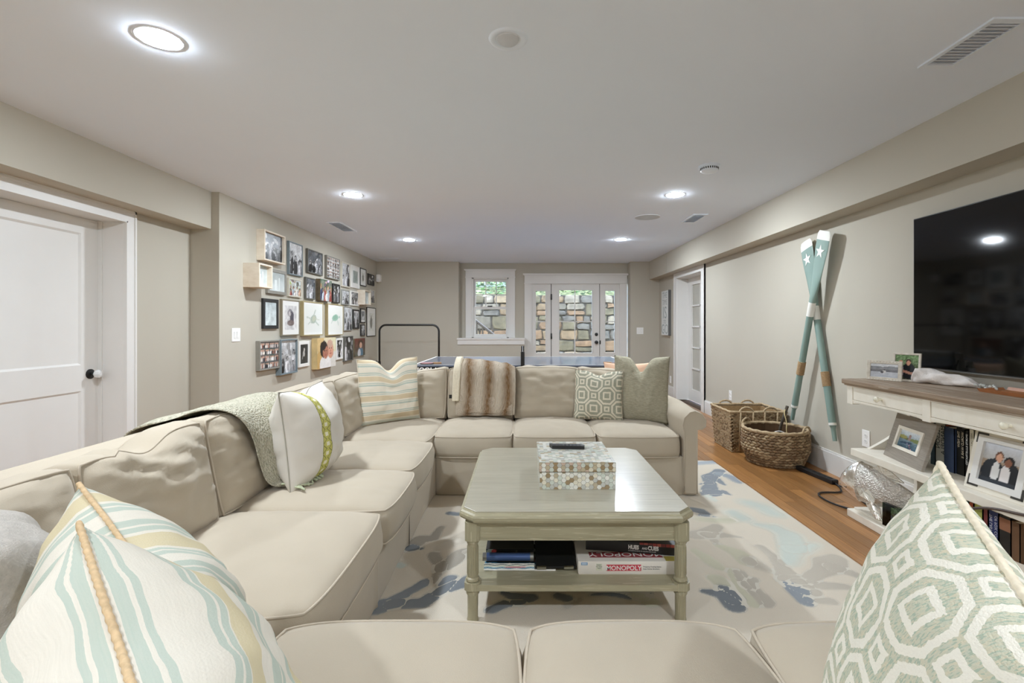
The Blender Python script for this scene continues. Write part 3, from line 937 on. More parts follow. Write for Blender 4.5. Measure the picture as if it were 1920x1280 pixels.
# smoke detector
e = empty('smoke_detector', (1.40, 3.64, H), 'round white smoke detector on the ceiling', 'smoke detector')
T = Matrix.Translation((1.40, 3.64, H))
MB().lathe([(.076, 0), (.076, -.012), (.068, -.015)], 36, mtx=T).build('base_ring', M_fix, e, smooth=True, angle=40)
MB().lathe([(.066, -.014), (.064, -.034), (.056, -.044), (.03, -.049), (.0005, -.05)], 36, mtx=T, cap=False).build('housing', M_fix, e, smooth=True)
mb = MB()
for k in range(26):
    a = 2 * PI * k / 26
    mb.box(-.004, .004, -.001, .001, -.008, .006, mtx=T @ Matrix.Rotation(a, 4, 'Z') @ Matrix.Translation((0, -.0655, -.024)))
finish(mb.build('sensor_slots', M_dark, e), kind='stuff')
# ceiling speaker
e = empty('ceiling_speaker', (1.376, 5.353, H), 'flat round grey speaker grille in the ceiling', 'speaker')
T = Matrix.Translation((1.376, 5.353, H))
MB().lathe([(.138, 0), (.138, -.004), (.130, -.005), (.128, -.002)], 48, mtx=T, cap=False).build('rim', mat('speaker_rim', (214, 220, 228), .6), e, smooth=True, angle=40)
MB().lathe([(.129, -.003), (.0005, -.003)], 48, mtx=T, cap=False).build('grille', mat('speaker_grille', (204, 211, 217), .8, bump=.5, bscale=900), e)
# wall sensor at gallery corner
e = empty('motion_sensor', (XP + .05, 8.98, 1.9), 'small white motion sensor in the corner past the gallery', 'sensor')
box('sensor_body', XP + .02, XP + .09, 8.93, 9.06, 2.02, 2.16, M_white, e, bev=.012)
box('sensor_lens', XP + .03, XP + .08, 8.925, 8.935, 2.03, 2.08, mat('sensor_lens', (222, 225, 226), .3), e)

# wall plates
def plate(name, lb, cat, mtx, wd, ht, kind):
    e = empty(name, tuple(mtx.translation), lb, cat)
    MB().box(-wd / 2, wd / 2, -ht / 2, ht / 2, 0, .006, mtx=mtx, bev=.002).build('cover_plate', M_white, e)
    if kind == 'rocker2':
        for sx in (-.023, .023):
            MB().box(sx - .016, sx + .016, -.033, .033, .004, .008, mtx=mtx).build('rocker_bezel', mat('bezel_grey', (205, 207, 207), .5), e)
            MB().box(sx - .014, sx + .014, -.03, .03, .006, .011, mtx=mtx @ Matrix.Rotation(.05, 4, 'X'), bev=.001).build('rocker', M_white, e)
    else:
        for sy in (-.021, .021):
            o = MB().lathe([(.017, .005), (.017, .0085), (.0005, .009)], 20, mtx=mtx @ Matrix.Translation((0, sy, 0)), cap=False).build('receptacle', M_white, e)
            mb = MB()
            for sx in (-.006, .006):
                mb.box(sx - .0012, sx + .0012, sy - .001, sy + .009, .0086, .0094, mtx=mtx)
            mb.box(-.002, .002, sy - .01, sy - .006, .0086, .0094, mtx=mtx)
            mb.build('slot', M_dark, o)
def on_left(y, z): return frame_m((XP, y, z), (0, 1, 0), (0, 0, 1), (1, 0, 0))
def on_right(y, z): return frame_m((XR, y, z), (0, -1, 0), (0, 0, 1), (-1, 0, 0))
def on_back(x, z, y=YF): return frame_m((x, y, z), (1, 0, 0), (0, 0, 1), (0, -1, 0))
plate('light_switch', 'white double rocker switch on the gallery wall beside the dark alcove', 'light switch', on_left(4.60, 1.126), .135, .127, 'rocker2')
plate('light_switch', 'white double rocker switch right of the glazed entry door', 'light switch', on_back(2.19, 1.12), .125, .125, 'rocker2')
plate('wall_outlet', 'white wall outlet behind the square wicker basket', 'outlet', on_right(5.95, .36), .075, .12, 'outlet')
plate('wall_outlet', 'white wall outlet beside the end of the media console', 'outlet', on_right(3.60, .375), .08, .125, 'outlet')
plate('wall_outlet', 'white wall outlet below the lettered sign', 'outlet', on_right(8.36, .29), .075, .12, 'outlet')

# lettered sign on the right wall
e = empty('wall_sign', (XR, 8.55, 1.05), 'narrow white sign with pale grey stacked lettering', 'sign')
box('panel', XR - .045, XR, 8.35, 8.76, 1.05, 1.83, mat('sign_board', (226, 230, 230), .7, var=.04), e)
box('edge', XR - .046, XR, 8.343, 8.351, 1.046, 1.834, mat('sign_edge', (92, 92, 92), .7), e)
M_sl = mat('sign_letter', (168, 178, 178), .7)
for body, size, zz_, sx in (('THE', .15, 1.70, 1.0), ('TIME', .13, 1.585, 1.0), ('IS', .30, 1.345, 1.15), ('TO', .10, 1.25, 1.2), ('GO', .24, 1.075, 1.1)):
    text_mesh('lettering', body, size, M_sl, frame_m((XR - .0455, 8.555, zz_), (0, -1, 0), (0, 0, 1), (-1, 0, 0)), e, align='CENTER', sx=sx)

# ------------------------------------------------------------------ RUG
def floor_pt(px, py, z=.014):
    Y = (CH - z) * 910 / (py - 611)
    return ((px - 980) * Y / 910, Y)
RX0, RX1, RY0, RY1 = -1.4, 1.69, .5, 4.32
nx, ny = 330, 400
gx = np.linspace(RX0, RX1, nx); gy = np.linspace(RY0, RY1, ny)
GX, GY = np.meshgrid(gx, gy)
img = np.ones((ny, nx, 3)) * np.array((212, 203, 188)) / 255
hgt = np.zeros((ny, nx))
def lowfreq(seed, cells):
    r = np.random.default_rng(seed).random((cells + 2, cells + 2))
    a = np.linspace(0, cells, nx); bq = np.linspace(0, cells, ny)
    i = a.astype(int); j = bq.astype(int); fx = a - i; fy = bq - j
    fx = fx * fx * (3 - 2 * fx); fy = fy * fy * (3 - 2 * fy)
    A = r[np.ix_(j, i)]; B = r[np.ix_(j, i + 1)]; Cc = r[np.ix_(j + 1, i)]; D = r[np.ix_(j + 1, i + 1)]
    return (A * (1 - fx) + B * fx) * (1 - fy)[:, None] + (Cc * (1 - fx) + D * fx) * fy[:, None]
wob = (lowfreq(1, 26) - .5) * .05
wob2 = (lowfreq(2, 12) - .5) * .05
tone = (lowfreq(3, 9) - .5) * .03
WX = GX + wob; WY = GY + wob2
slate, taupe, olive, teal, cream = [np.array(c) / 255 for c in ((142, 148, 154), (188, 181, 169), (201, 198, 178), (198, 204, 196), (228, 221, 208))]
def stroke(pts, r, col, soft_=0.0):
    global img
    d = np.full((ny, nx), 9.0)
    R = r if isinstance(r, (list, tuple)) else [r] * len(pts)
    for (p0, p1, r0, r1) in zip(pts, pts[1:], R, R[1:]):
        dx, dy = p1[0] - p0[0], p1[1] - p0[1]
        t = np.clip(((WX - p0[0]) * dx + (WY - p0[1]) * dy) / (dx * dx + dy * dy + 1e-9), 0, 1)
        d = np.minimum(d, np.hypot(WX - p0[0] - t * dx, WY - p0[1] - t * dy) - (r0 + (r1 - r0) * t))
    k = np.clip(.5 - d / (.012 + soft_), 0, 1)
    shade = np.clip(1 + tone * 3, .8, 1.2)[..., None]
    img = img * (1 - k[..., None]) + (col * shade) * k[..., None]
    hgt[...] = hgt - .0035 * np.exp(-(d / .008) ** 2)
def S4(pts): return [floor_pt(1280 + x * .2188, 860 + y * .2188) for x, y in pts]
def S5(pts): return [floor_pt(690 + x * .21875, 860 + y * .21875) for x, y in pts]
def S8(pts): return [floor_pt(860 + x * .2344, 980 + y * .2344) for x, y in pts]
# big pale washes first
stroke(S4([(640, 560), (800, 590), (920, 650), (950, 760), (900, 880)]), [.03, .05, .07, .08, .05], teal, .05)
stroke(S4([(940, 760), (1040, 770), (1140, 745)]), [.06, .05, .03], teal, .05)
stroke(S4([(430, 460), (520, 510)]), .05, teal, .06)
stroke(S4([(560, 380), (700, 420), (780, 470)]), .06, teal, .08)
stroke(S4([(130, 510), (300, 520), (420, 520)]), .04, olive, .05)
stroke(S4([(310, 740), (430, 800), (540, 880)]), [.03, .05, .05], olive)
stroke(S4([(560, 870), (660, 920), (740, 960)]), [.045, .04, .02], taupe, .03)
stroke(S4([(110, 800), (200, 850), (310, 945)]), [.03, .04, .03], olive)
stroke(S4([(440, 980), (510, 1090), (570, 1230)]), .04, olive)
stroke(S4([(490, 980), (560, 1070), (620, 1150), (690, 1240)]), [.035, .045, .04, .04], taupe)
stroke(S4([(570, 1090), (630, 1040)]), [.04, .025], taupe)
stroke(S4([(300, 1040), (340, 1080)]), .04, olive)
stroke(S4([(640, 745), (760, 840), (860, 930), (910, 1040), (1010, 1110), (1100, 1150)]), [.025, .03, .045, .06, .05, .05], taupe)
stroke(S4([(910, 1040), (1080, 1035), (1180, 975), (1260, 890), (1340, 850)]), [.05, .04, .05, .07, .045], taupe)
stroke(S4([(1010, 1070), (1150, 1085), (1400, 1095)]), [.05, .04, .03], taupe)
stroke(S4([(1280, 930), (1460, 990)]), [.05, .035], taupe)
stroke(S4([(1100, 1220), (1300, 1230)]), .03, taupe)
stroke(S4([(910, 1080), (990, 1140), (1060, 1240)]), [.03, .05, .04], slate)
stroke(S4([(170, 1130), (300, 1160), (400, 1250)]), [.02, .04, .05], slate * .88)
stroke(S4([(350, 1125), (390, 1190)]), [.04, .05], slate * .88)
stroke(S4([(90, 660), (220, 640), (300, 575)]), [.05, .06, .045], taupe)
stroke(S4([(220, 650), (360, 645), (500, 665)]), [.05, .035, .01], taupe)
stroke(S4([(230, 650), (290, 720)]), [.05, .02], taupe)
stroke(S4([(300, 95), (240, 150), (255, 230), (265, 290), (240, 310)]), [.05, .06, .055, .08, .05], slate)
stroke(S4([(250, 150), (330, 190), (385, 222)]), [.05, .04, .015], slate)
stroke(S4([(260, 280), (350, 285), (430, 312)]), [.06, .05, .01], slate)
stroke(S4([(245, 205), (160, 215)]), [.04, .012], slate)
stroke(S4([(300, 120), (400, 150), (490, 200)]), [.05, .04, .02], slate * 1.12, .02)
stroke(S4([(240, 320), (270, 350)]), .035, teal)
stroke(S4([(90, 430), (150, 440), (190, 470)]), .045, slate)
stroke(S4([(150, 475), (220, 482), (300, 492)]), [.03, .02, .006], slate * 1.1)
stroke(S4([(140, 330), (260, 390)]), .06, taupe * 1.1, .08)
stroke(S4([(130, 30), (300, 20)]), .05, slate * 1.15, .05)
stroke(S5([(120, 1260), (250, 1225), (350, 1130), (480, 1060)]), [.06, .05, .03, .035], slate)
stroke(S5([(250, 1235), (480, 1225), (620, 1130), (700, 1040)]), [.04, .04, .035, .04], slate)
stroke(S5([(620, 1130), (760, 1080), (900, 1040)]), [.035, .04, .05], slate * .95)
stroke(S5([(590, 820), (600, 920), (560, 1060)]), [.04, .04, .015], taupe * .92)
stroke(S5([(610, 940), (740, 880), (850, 800)]), [.05, .045, .05], taupe * .92)
stroke(S5([(350, 760), (440, 690), (560, 675), (625, 580)]), [.05, .05, .035, .025], taupe * .88)
stroke(S5([(360, 760), (440, 765)]), [.04, .02], slate * .9)
stroke(S5([(710, 455), (770, 462)]), .03, slate * .9)
stroke(S5([(270, 890), (300, 900)]), .025, teal)
stroke(S5([(640, 760), (760, 700)]), .04, taupe * 1.08, .05)
stroke(S8([(340, 560), (450, 600), (560, 575)]), [.02, .05, .03], slate * .85)
stroke(S8([(220, 690), (330, 640), (480, 620)]), [.03, .03, .02], slate * .85)
stroke(S8([(780, 560), (880, 585), (960, 600)]), [.03, .03, .01], slate * .9)
stroke(S8([(1080, 570), (1350, 590), (1510, 560)]), [.01, .03, .01], slate * .9)
stroke(S8([(860, 640), (1000, 600)]), .02, taupe)
rr = random.Random(4)
for k in range(9):
    x0, y0 = rr.uniform(-.3, .7), rr.uniform(2.1, 3.3)
    stroke([(x0, y0), (x0 + rr.uniform(-.25, .25), y0 + .2), (x0 + rr.uniform(-.3, .3), y0 + .35)], rr.uniform(.03, .06), rr.choice([slate, taupe, olive]))
img = np.clip(img + tone[..., None], 0, 1)
ru = empty('area_rug', ((RX0 + RX1) / 2, (RY0 + RY1) / 2, 0), 'cream area rug with carved coral pattern in slate, taupe and green', 'rug')
v = [(gx[i], gy[j], .014 + hgt[j, i]) for j in range(ny) for i in range(nx)]
f = [(j * nx + i, j * nx + i + 1, (j + 1) * nx + i + 1, (j + 1) * nx + i) for j in range(ny - 1) for i in range(nx - 1)]
me = bpy.data.meshes.new('pile'); me.from_pydata(v, [], f)
ca = me.color_attributes.new('Col', 'FLOAT_COLOR', 'POINT')
c4 = np.ones((nx * ny, 4), dtype=np.float32); c4[:, :3] = lin(img).reshape(-1, 3)
ca.data.foreach_set('color', c4.ravel())
me.polygons.foreach_set('use_smooth', [True] * len(me.polygons)); me.update()
link('pile', me, m_matte, ru)
box('backing', RX0, RX1, RY0, RY1, .0005, .011, mat('rug_edge', (205, 200, 188), .95), ru)

# ------------------------------------------------------------------ SECTIONAL SOFA
sf = empty('sectional_sofa', (-.3, 2.3, 0), 'large U-shaped sectional sofa in cream linen slipcovers', 'sofa')
# platforms (slipcovered base with skirt)
def skirt(pts, z0=.018, z1=.285, par=None, flare=.012):
    """pleated skirt panel along a polyline of floor points; outward normal on the right of travel"""
    v = []; f = []
    n = 0
    rows = [z0, .07, .15, z1]
    for (a, b) in zip(pts, pts[1:]):
        a = Vector(a); b = Vector(b); d = (b - a); L = d.length; d.normalize(); nr = Vector((d.y, -d.x))
        m = max(6, int(L / .02))
        base = len(v)
        for z in rows:
            for i in range(m + 1):
                s = L * i / m
                k = min(s, L - s)
                pl = -.010 * math.exp(-(k / .012) ** 2) * (z1 - z) / (z1 - z0)
                wv = .003 * math.sin(s * 9 + a.y * 5) * (z1 - z) / (z1 - z0)
                q = a + d * s + nr * (flare * (z1 - z) / (z1 - z0) + pl + wv)
                v.append((q.x, q.y, z))
        for r in range(len(rows) - 1):
            for i in range(m):
                p0 = base + r * (m + 1) + i
                f.append((p0, p0 + 1, p0 + m + 2, p0 + m + 1))
    return MB().add(v, f).build('skirt', M_sofa, par, smooth=True)
XS, XBK = -.615, -1.62     # left run: skirt face / outer back
YS, YBK = 3.44, 4.42       # back run
YN, YNB = 1.26, -.02       # near run: front face / outer back
XA = 1.13
mb = MB().box(XBK, XS - .012, YN - .9, YBK, .03, .285, bev=.01)
mb.build('base_frame', M_sofa, sf)
MB().box(XS - .02, XA + .09, YS + .012, YBK, .03, .285, bev=.01).build('base_frame', M_sofa, sf)
MB().box(XS - .02, XA + .09, YNB + .3, YN - .012, .03, .285, bev=.01).build('base_frame', M_sofa, sf)
# skirts
skirt([(XS, 1.26), (XS, 2.06)][::-1], par=sf); skirt([(XS, 2.06), (XS, 2.64)][::-1], par=sf); skirt([(XS, 2.64), (XS, 3.42)][::-1], par=sf)
skirt([(XS, YS), (XA, YS)], par=sf)
skirt([(XA + .0, YS - .004), (XA + .095, YS - .004), (XA + .1, YBK)], par=sf)
skirt([(XA + .1, YN), (XS, YN)], par=sf)
skirt([(XA + .1, .3), (XA + .1, YN)], par=sf)
# back frames
MB().box(XBK, -1.40, .0, YBK, .05, .775, bev=.05).build('back_frame', M_sofa, sf)
MB().box(XBK, XA + .1, 4.20, YBK, .05, .775, bev=.05).build('back_frame', M_sofa, sf)
MB().box(XBK, XA + .1, YNB, .22, .05, .70, bev=.05).build('back_frame', M_sofa, sf)
# rolled arms
def arm(y0, y1, parent):
    prof = [(0, .03), (0, .46), (-.012, .52), (.0, .57), (.04, .605), (.09, .612), (.14, .595), (.168, .555), (.165, .51), (.14, .485), (.106, .478), (.106, .03)]
    v = []; f = []
    m = 14
    n = len(prof)
    for i in range(m + 1):
        y = y0 + (y1 - y0) * i / m
        g = 0 if i not in (0, m) else -.008
        for (a, z) in prof:
            v.append((XA + a + (g if a > .08 else -g), y, z + (g if z > .5 else 0) + .006 * math.sin(i * .7 + a * 20) * (z > .5) + .02 * i / m * (z > .5)))
    for i in range(m):
        for k in range(n - 1):
            f.append((i * n + k, i * n + k + 1, (i + 1) * n + k + 1, (i + 1) * n + k))
    f.append(tuple(range(n))); f.append(tuple(m * n + n - 1 - k for k in range(n)))
    o = MB().add(v, f).build('arm', M_sofa, parent, smooth=True, angle=50)
    MB().tube([Vector(v[k]) for k in range(n)], .004, n=6).build('welt', M_welt, o, smooth=True)
    return o
arm(3.415, 4.36, sf)
arm(.05, 1.25, sf).data.update()

def seat(x0, x1, y0, y1, z0=.283, z1=.425, crown=.042, seed=0, front='x', amp=.006):
    mt_ = Matrix.Translation(((x0 + x1) / 2, (y0 + y1) / 2, (z0 + z1) / 2))
    return soft('seat_cushion', mt_, x1 - x0, y1 - y0, z1 - z0, crown, .0, M_sofa, sf, nx=26, ny=26, pin=-.012, cor=.06, amp=amp, freq=(3, 3, 3), seed=seed, p=3.2, q=.62, seam=.0045, seam_m=M_welt, side=.014)
# back run
seat(-.635, -.075, 3.42, 4.12, seed=1); seat(-.068, .527, 3.42, 4.12, seed=2); seat(.535, 1.125, 3.42, 4.12, seed=3)
# corner and left run
seat(-1.30, -.642, 3.285, 4.12, seed=4, z1=.42)
seat(-1.30, -.590, 2.625, 3.275, seed=5); seat(-1.30, -.565, 2.05, 2.615, seed=6); seat(-1.30, -.575, 1.30, 2.04, seed=7)
# near corner and near run
seat(-1.30, -.64, .20, 1.29, seed=8, z1=.415)
seat(-.63, -.004, .22, 1.285, seed=9, crown=.045); seat(.004, .566, .22, 1.285, seed=10, crown=.048); seat(.574, 1.125, .22, 1.28, seed=11, crown=.04)

def backc(base, U, V, wd, ht, th, seed, crown=.05, amp=.012, warp=None, ln=.008):
    """back cushion; base = middle of bottom front edge"""
    U = Vector(U).normalized(); V = Vector(V).normalized(); N = U.cross(V).normalized()
    c = Vector(base) + V * ht / 2 - N * th / 2
    return soft('back_cushion', frame_m(c, U, V, N), wd, ht, th, crown, .02, M_sofa, sf, nx=30, ny=26, pin=.0, cor=.035, amp=amp, freq=(2.2, 4.5, 3), seed=seed, p=3, q=.6, seam=.0045, seam_m=M_welt, side=.02, warp=warp, ln=ln)
LB = (0, .22, 1)
# back run, facing -Y
for k, (x0, x1) in enumerate(((-1.2, -.645), (-.625, -.085), (-.072, .470), (.485, 1.11))):
    def wp(x, y, z, u, v, s, k=k):
        sag = [.085, .0, -.005, .05][k]
        return (x, y - sag * (u + 1) / 2 * max(0, v) if k == 3 else y - sag * (1 - u) / 2 * max(0, v), z)
    backc(((x0 + x1) / 2, 4.03, .445), (1, 0, 0), LB, x1 - x0, .42, .15, 20 + k, warp=wp)
# left run, facing +X ; U along +Y gives N = U x V = (+X)
LV = (-.2, 0, 1)
def wA(x, y, z, u, v, s):      # slumped cushion: top edge dips in the middle, creased towards its corner
    tt = max(0, v)
    d = .05 * math.exp(-((u + .1) / .35) ** 2) * tt ** 2
    return (x, y - d - .02 * (u < -.5) * tt, z + .03 * math.exp(-((u - .1) / .3) ** 2 - ((v - .2) / .5) ** 2) * (s > 0))
backc((-1.205, 1.66, .44), (0, 1, 0), LV, .54, .40, .15, 31, warp=wA, amp=.012, ln=.016)
backc((-1.205, 2.22, .44), (0, 1, 0), LV, .54, .40, .15, 32, amp=.014, ln=.012)
backc((-1.215, 2.95, .44), (0, 1, 0), LV, .72, .41, .15, 33, amp=.012)
backc((-1.225, 3.63, .445), (0, 1, 0), LV, .60, .40, .15, 34, amp=.014, ln=.012)
backc((-1.20, 1.10, .43), (0, 1, 0), LV, .54, .39, .16, 35, amp=.014, ln=.018)
# near run, facing +Y (behind the throw pillows)
for k, (x0, x1) in enumerate(((-1.15, -.62), (-.60, -.01), (.01, .57), (.58, 1.11))):
    backc(((x0 + x1) / 2, .38, .44), (-1, 0, 0), (0, -.24, 1), x1 - x0, .30, .14, 40 + k)

# ------------------------------------------------------------------ THROW PILLOW MATERIALS
def uvnode(t):
    n = t.nodes.new('ShaderNodeUVMap'); n.uv_map = 'UVMap'
    s = t.nodes.new('ShaderNodeSeparateXYZ'); t.links.new(n.outputs[0], s.inputs[0])
    return n.outputs[0], s.outputs[0], s.outputs[1]

def band(t, x, c, hw):      # 1 inside |x-c|<hw
    return NM(t, 'LESS_THAN', NM(t, 'ABSOLUTE', NM(t, 'SUBTRACT', x, c)), hw)

def fabric_noise(t, vec, b, scale, s=.25):
    nz = TEX(t, 'ShaderNodeTexNoise', scale, vec=vec, detail=3)
    BUMP(t, b, nz.outputs[0], s, .003)
    return nz

def stripes_mat(name, axis, groups, base=(214, 209, 197), teal_c=(176, 187, 176), tan_c=(200, 188, 154)):
    """groups: list of (centre, 'double'|'tan'|'full', halfwidth)"""
    m, t, b = principled(name)
    uv, u, v = uvnode(t)
    x = u if axis == 'u' else v
    nz = TEX(t, 'ShaderNodeTexNoise', 6, vec=uv, detail=3)
    x = NM(t, 'ADD', x, NM(t, 'MULTIPLY_ADD', nz.outputs[0], .012, -.006))
    st = (260, 14, 1) if axis == 'u' else (14, 260, 1)
    slub = TEX(t, 'ShaderNodeTexNoise', 1, vec=uv, stretch=st, detail=2)
    col = MIX(t, slub.outputs[0], C(*[c - 8 for c in base]), C(*[min(255, c + 6) for c in base]))
    for c, k, hw in groups:
        cc = C(*tan_c) if k == 'tan' else C(*teal_c)
        fac = NM(t, 'MULTIPLY', band(t, x, c, hw), NM(t, 'MULTIPLY_ADD', slub.outputs[0], .35, .72))
        col = MIX(t, fac, col, cc)
    t.links.new(col, b.inputs['Base Color'])
    b.inputs['Roughness'].default_value = .95; b.inputs['Specular IOR Level'].default_value = .1
    fabric_noise(t, uv, b, 180, .2)
    return m

def octagon_mat(name, nrep, white, dark, pile=1.0, ph=(0, 0), mixed=None, edge=.02):
    m, t, b = principled(name)
    uv, u, v = uvnode(t)
    nz = TEX(t, 'ShaderNodeTexNoise', 90, vec=uv, detail=1)
    jit = NM(t, 'MULTIPLY_ADD', nz.outputs[0], edge, -edge / 2)
    def cell(x, off):
        f = NM(t, 'FRACT', NM(t, 'ADD', NM(t, 'MULTIPLY', x, nrep), off))
        return NM(t, 'ABSOLUTE', NM(t, 'SUBTRACT', f, .5))
    # octagon lattice at cell centres, second identical lattice offset by half a cell is the small squares
    a = cell(NM(t, 'MULTIPLY', NM(t, 'ADD', u, v), .7071), ph[0]); c = cell(NM(t, 'MULTIPLY', NM(t, 'SUBTRACT', u, v), .7071), ph[1])
    a = NM(t, 'ADD', a, jit); c = NM(t, 'ADD', c, jit)
    sq = NM(t, 'MAXIMUM', a, c)
    dg = NM(t, 'MULTIPLY', NM(t, 'ADD', a, c), .7071 * 1.02)
    octd = NM(t, 'MAXIMUM', sq, dg)
    ring_o = band(t, octd, .425, .048)
    ring_i = band(t, NM(t, 'MULTIPLY', NM(t, 'ADD', a, c), .7071), .17, .042)
    # corner squares (between octagons)
    ca = NM(t, 'SUBTRACT', .5, a); cc = NM(t, 'SUBTRACT', .5, c)
    l1 = NM(t, 'ADD', ca, cc)
    ring_c = band(t, l1, .15, .055)
    wmask = NM(t, 'MAXIMUM', NM(t, 'MAXIMUM', ring_o, ring_i), ring_c)
    mot = TEX(t, 'ShaderNodeTexNoise', 1, vec=uv, stretch=(150, 30, 1), detail=2)
    mot2 = TEX(t, 'ShaderNodeTexNoise', 1, vec=uv, stretch=(220, 60, 1), detail=1)
    dk = MIX(t, NM(t, 'MULTIPLY_ADD', mot.outputs[0], 3.2, -1.1), C(*dark[0]), C(*dark[1]))
    if len(dark) > 2:
        dk = MIX(t, NM(t, 'GREATER_THAN', mot2.outputs[0], .56), dk, C(*dark[2]))
    col = MIX(t, wmask, dk, C(*white))
    t.links.new(col, b.inputs['Base Color'])
    b.inputs['Roughness'].default_value = .95; b.inputs['Specular IOR Level'].default_value = .1
    tn = TEX(t, 'ShaderNodeTexNoise', 170, vec=uv, detail=2)
    hgt_ = NM(t, 'ADD', NM(t, 'MULTIPLY', wmask, 1.0), tn.outputs[0])
    BUMP(t, b, hgt_, .45 * pile, .004)
    return m

M_rope = mat('tan_rope_piping', (205, 178, 140), .9, var=.15, scale=120)
M_ikat = octagon_mat('green_octagon_chenille', 4.4, (228, 225, 213), ((188, 193, 176), (203, 197, 174), (166, 179, 162)), ph=(.1, .12), edge=.035)
M_ikat_s = octagon_mat('grey_octagon_weave', 3.0, (222, 215, 196), ((160, 162, 146), (176, 172, 152), (140, 146, 134)), ph=(.0, .1), edge=.03)
G = []
for c in (.10, .37, .64, .91):
    G += [(c - .045, 'teal', .011), (c - .018, 'teal', .006), (c + .045, 'tan', .034), (c + .10, 'teal', .006), (c + .125, 'teal', .008)]
M_str_c = stripes_mat('striped_linen_soft', 'v', G, base=(228, 220, 204), teal_c=(178, 190, 180), tan_c=(208, 190, 158))
GA = []
for c in (.08, .40, .72):
    GA += [(c, 'teal', .016), (c + .038, 'teal', .012), (c + .11, 'tan', .045), (c + .185, 'teal', .012), (c + .225, 'teal', .016)]
M_str_a = stripes_mat('striped_linen_across', 'u', GA)
GB = [(.03, 'teal', .012), (.07, 'tan', .03), (.19, 'teal', .02), (.245, 'teal', .016), (.42, 'teal', .014), (.455, 'teal', .012), (.53, 'tan', .04), (.605, 'teal', .012), (.64, 'teal', .012), (.75, 'teal', .01), (.80, 'tan', .035), (.87, 'teal', .012), (.95, 'teal', .016)]
GB = []
for c in (.07, .37, .67):
    GB += [(c - .03, 'teal', .024), (c + .035, 'teal', .02), (c + .13, 'tan', .035), (c + .20, 'teal', .01)]
M_str_b = stripes_mat('striped_linen_along', 'v', [(.972, 'teal', .0125), (.943, 'teal', .007), (.834, 'teal', .009), (.812, 'teal', .007), (.779, 'tan', .023), (.715, 'teal', .012), (.694, 'teal', .005), (.632, 'teal', .008), (.607, 'tan', .016),
    (.575, 'teal', .008), (.50, 'teal', .012), (.47, 'teal', .007), (.37, 'teal', .009), (.348, 'teal', .007), (.315, 'tan', .023), (.25, 'teal', .012), (.23, 'teal', .005), (.12, 'teal', .012), (.09, 'teal', .007)])
M_grn = mat('sage_woven_fabric', (190, 184, 162), .95, var=.12, scale=40, bump=.8, bscale=110, rgb2=(160, 155, 135), stretch=(1, 1, 4), spec=.1)
M_peach = mat('peach_cotton', (222, 184, 158), .95, var=.03, spec=.1)
M_greyl = mat('heather_grey_linen', (176, 171, 164), .95, var=.10, scale=90, bump=.3, bscale=300, spec=.1)
# white pillow with green trellis tape
m, t, b = principled('white_linen_green_tape'); M_tape = m
uv, u, v = uvnode(t)
cb_ = band(t, u, .34, .055)
vv = NM(t, 'FRACT', NM(t, 'MULTIPLY', v, 13.0))
du = NM(t, 'MULTIPLY', NM(t, 'ABSOLUTE', NM(t, 'SUBTRACT', u, .34)), 1 / .055)
dv = NM(t, 'ABSOLUTE', NM(t, 'SUBTRACT', vv, .5))
hexd = NM(t, 'ADD', NM(t, 'MULTIPLY', du, .55), NM(t, 'MULTIPLY', dv, .9))
dark_l = NM(t, 'MAXIMUM', band(t, hexd, .58, .05), band(t, du, .95, .06))
white_c = NM(t, 'MULTIPLY', NM(t, 'LESS_THAN', du, .33), NM(t, 'LESS_THAN', dv, .2))
tape = MIX(t, dark_l, C(192, 188, 108), C(132, 132, 80))
tape = MIX(t, white_c, tape, C(228, 224, 200))
nz = TEX(t, 'ShaderNodeTexNoise', 5, vec=uv)
col = MIX(t, cb_, MIX(t, nz.outputs[0], C(208, 203, 194), C(214, 209, 201)), tape)
t.links.new(col, b.inputs['Base Color']); b.inputs['Roughness'].default_value = .95; b.inputs['Specular IOR Level'].default_value = .1
fabric_noise(t, uv, b, 220, .2)

def pillow(name, lb, base, U, V, wd, ht, th, m, grp=None, chop=0, chw=.3, seed=0, seam=.003, seam_m=None, twist=0, amp=.006, pin=.07, n=36, ln=.004, cor=-.02, warp=None, q=.6, p=2.4):
    U = Vector(U).normalized(); V = Vector(V); V = (V - U * V.dot(U)).normalized(); N = U.cross(V)
    c = Vector(base) + V * ht / 2
    o = soft(name, frame_m(c, U, V, N), wd, ht, 0, th / 2, th / 2, m, None, nx=n, ny=n, pin=pin, cor=cor, chop=chop, chw=chw, amp=amp, freq=(2.5, 2.5, 2.5), seed=seed, p=p, q=q, seam=seam, seam_m=seam_m, twist=twist, ln=ln, seam_name='piping', warp=warp)
    return finish(o, lb, 'pillow', grp)
# back corner striped pillow
pillow('throw_pillow', 'cream throw pillow with soft teal and tan stripes in the sofa corner', (-1.03, 3.79, .455), (.38, .33, 0), (-.06, .07, 1), .50, .50, .17, M_str_c, chop=.09, seed=51, seam=.002, amp=.012, pin=.02)
# white pillow with tape
pillow('throw_pillow', 'plain white throw pillow with a green chain-patterned trim band', (-1.045, 2.42, .45), (-.0, .47, 0), (-.12, .0, 1), .47, .46, .30, M_tape, chop=.05, chw=.25, seed=52, seam=.003, seam_m=mat('grey_piping', (172, 168, 156), .9), amp=.012, pin=.04)
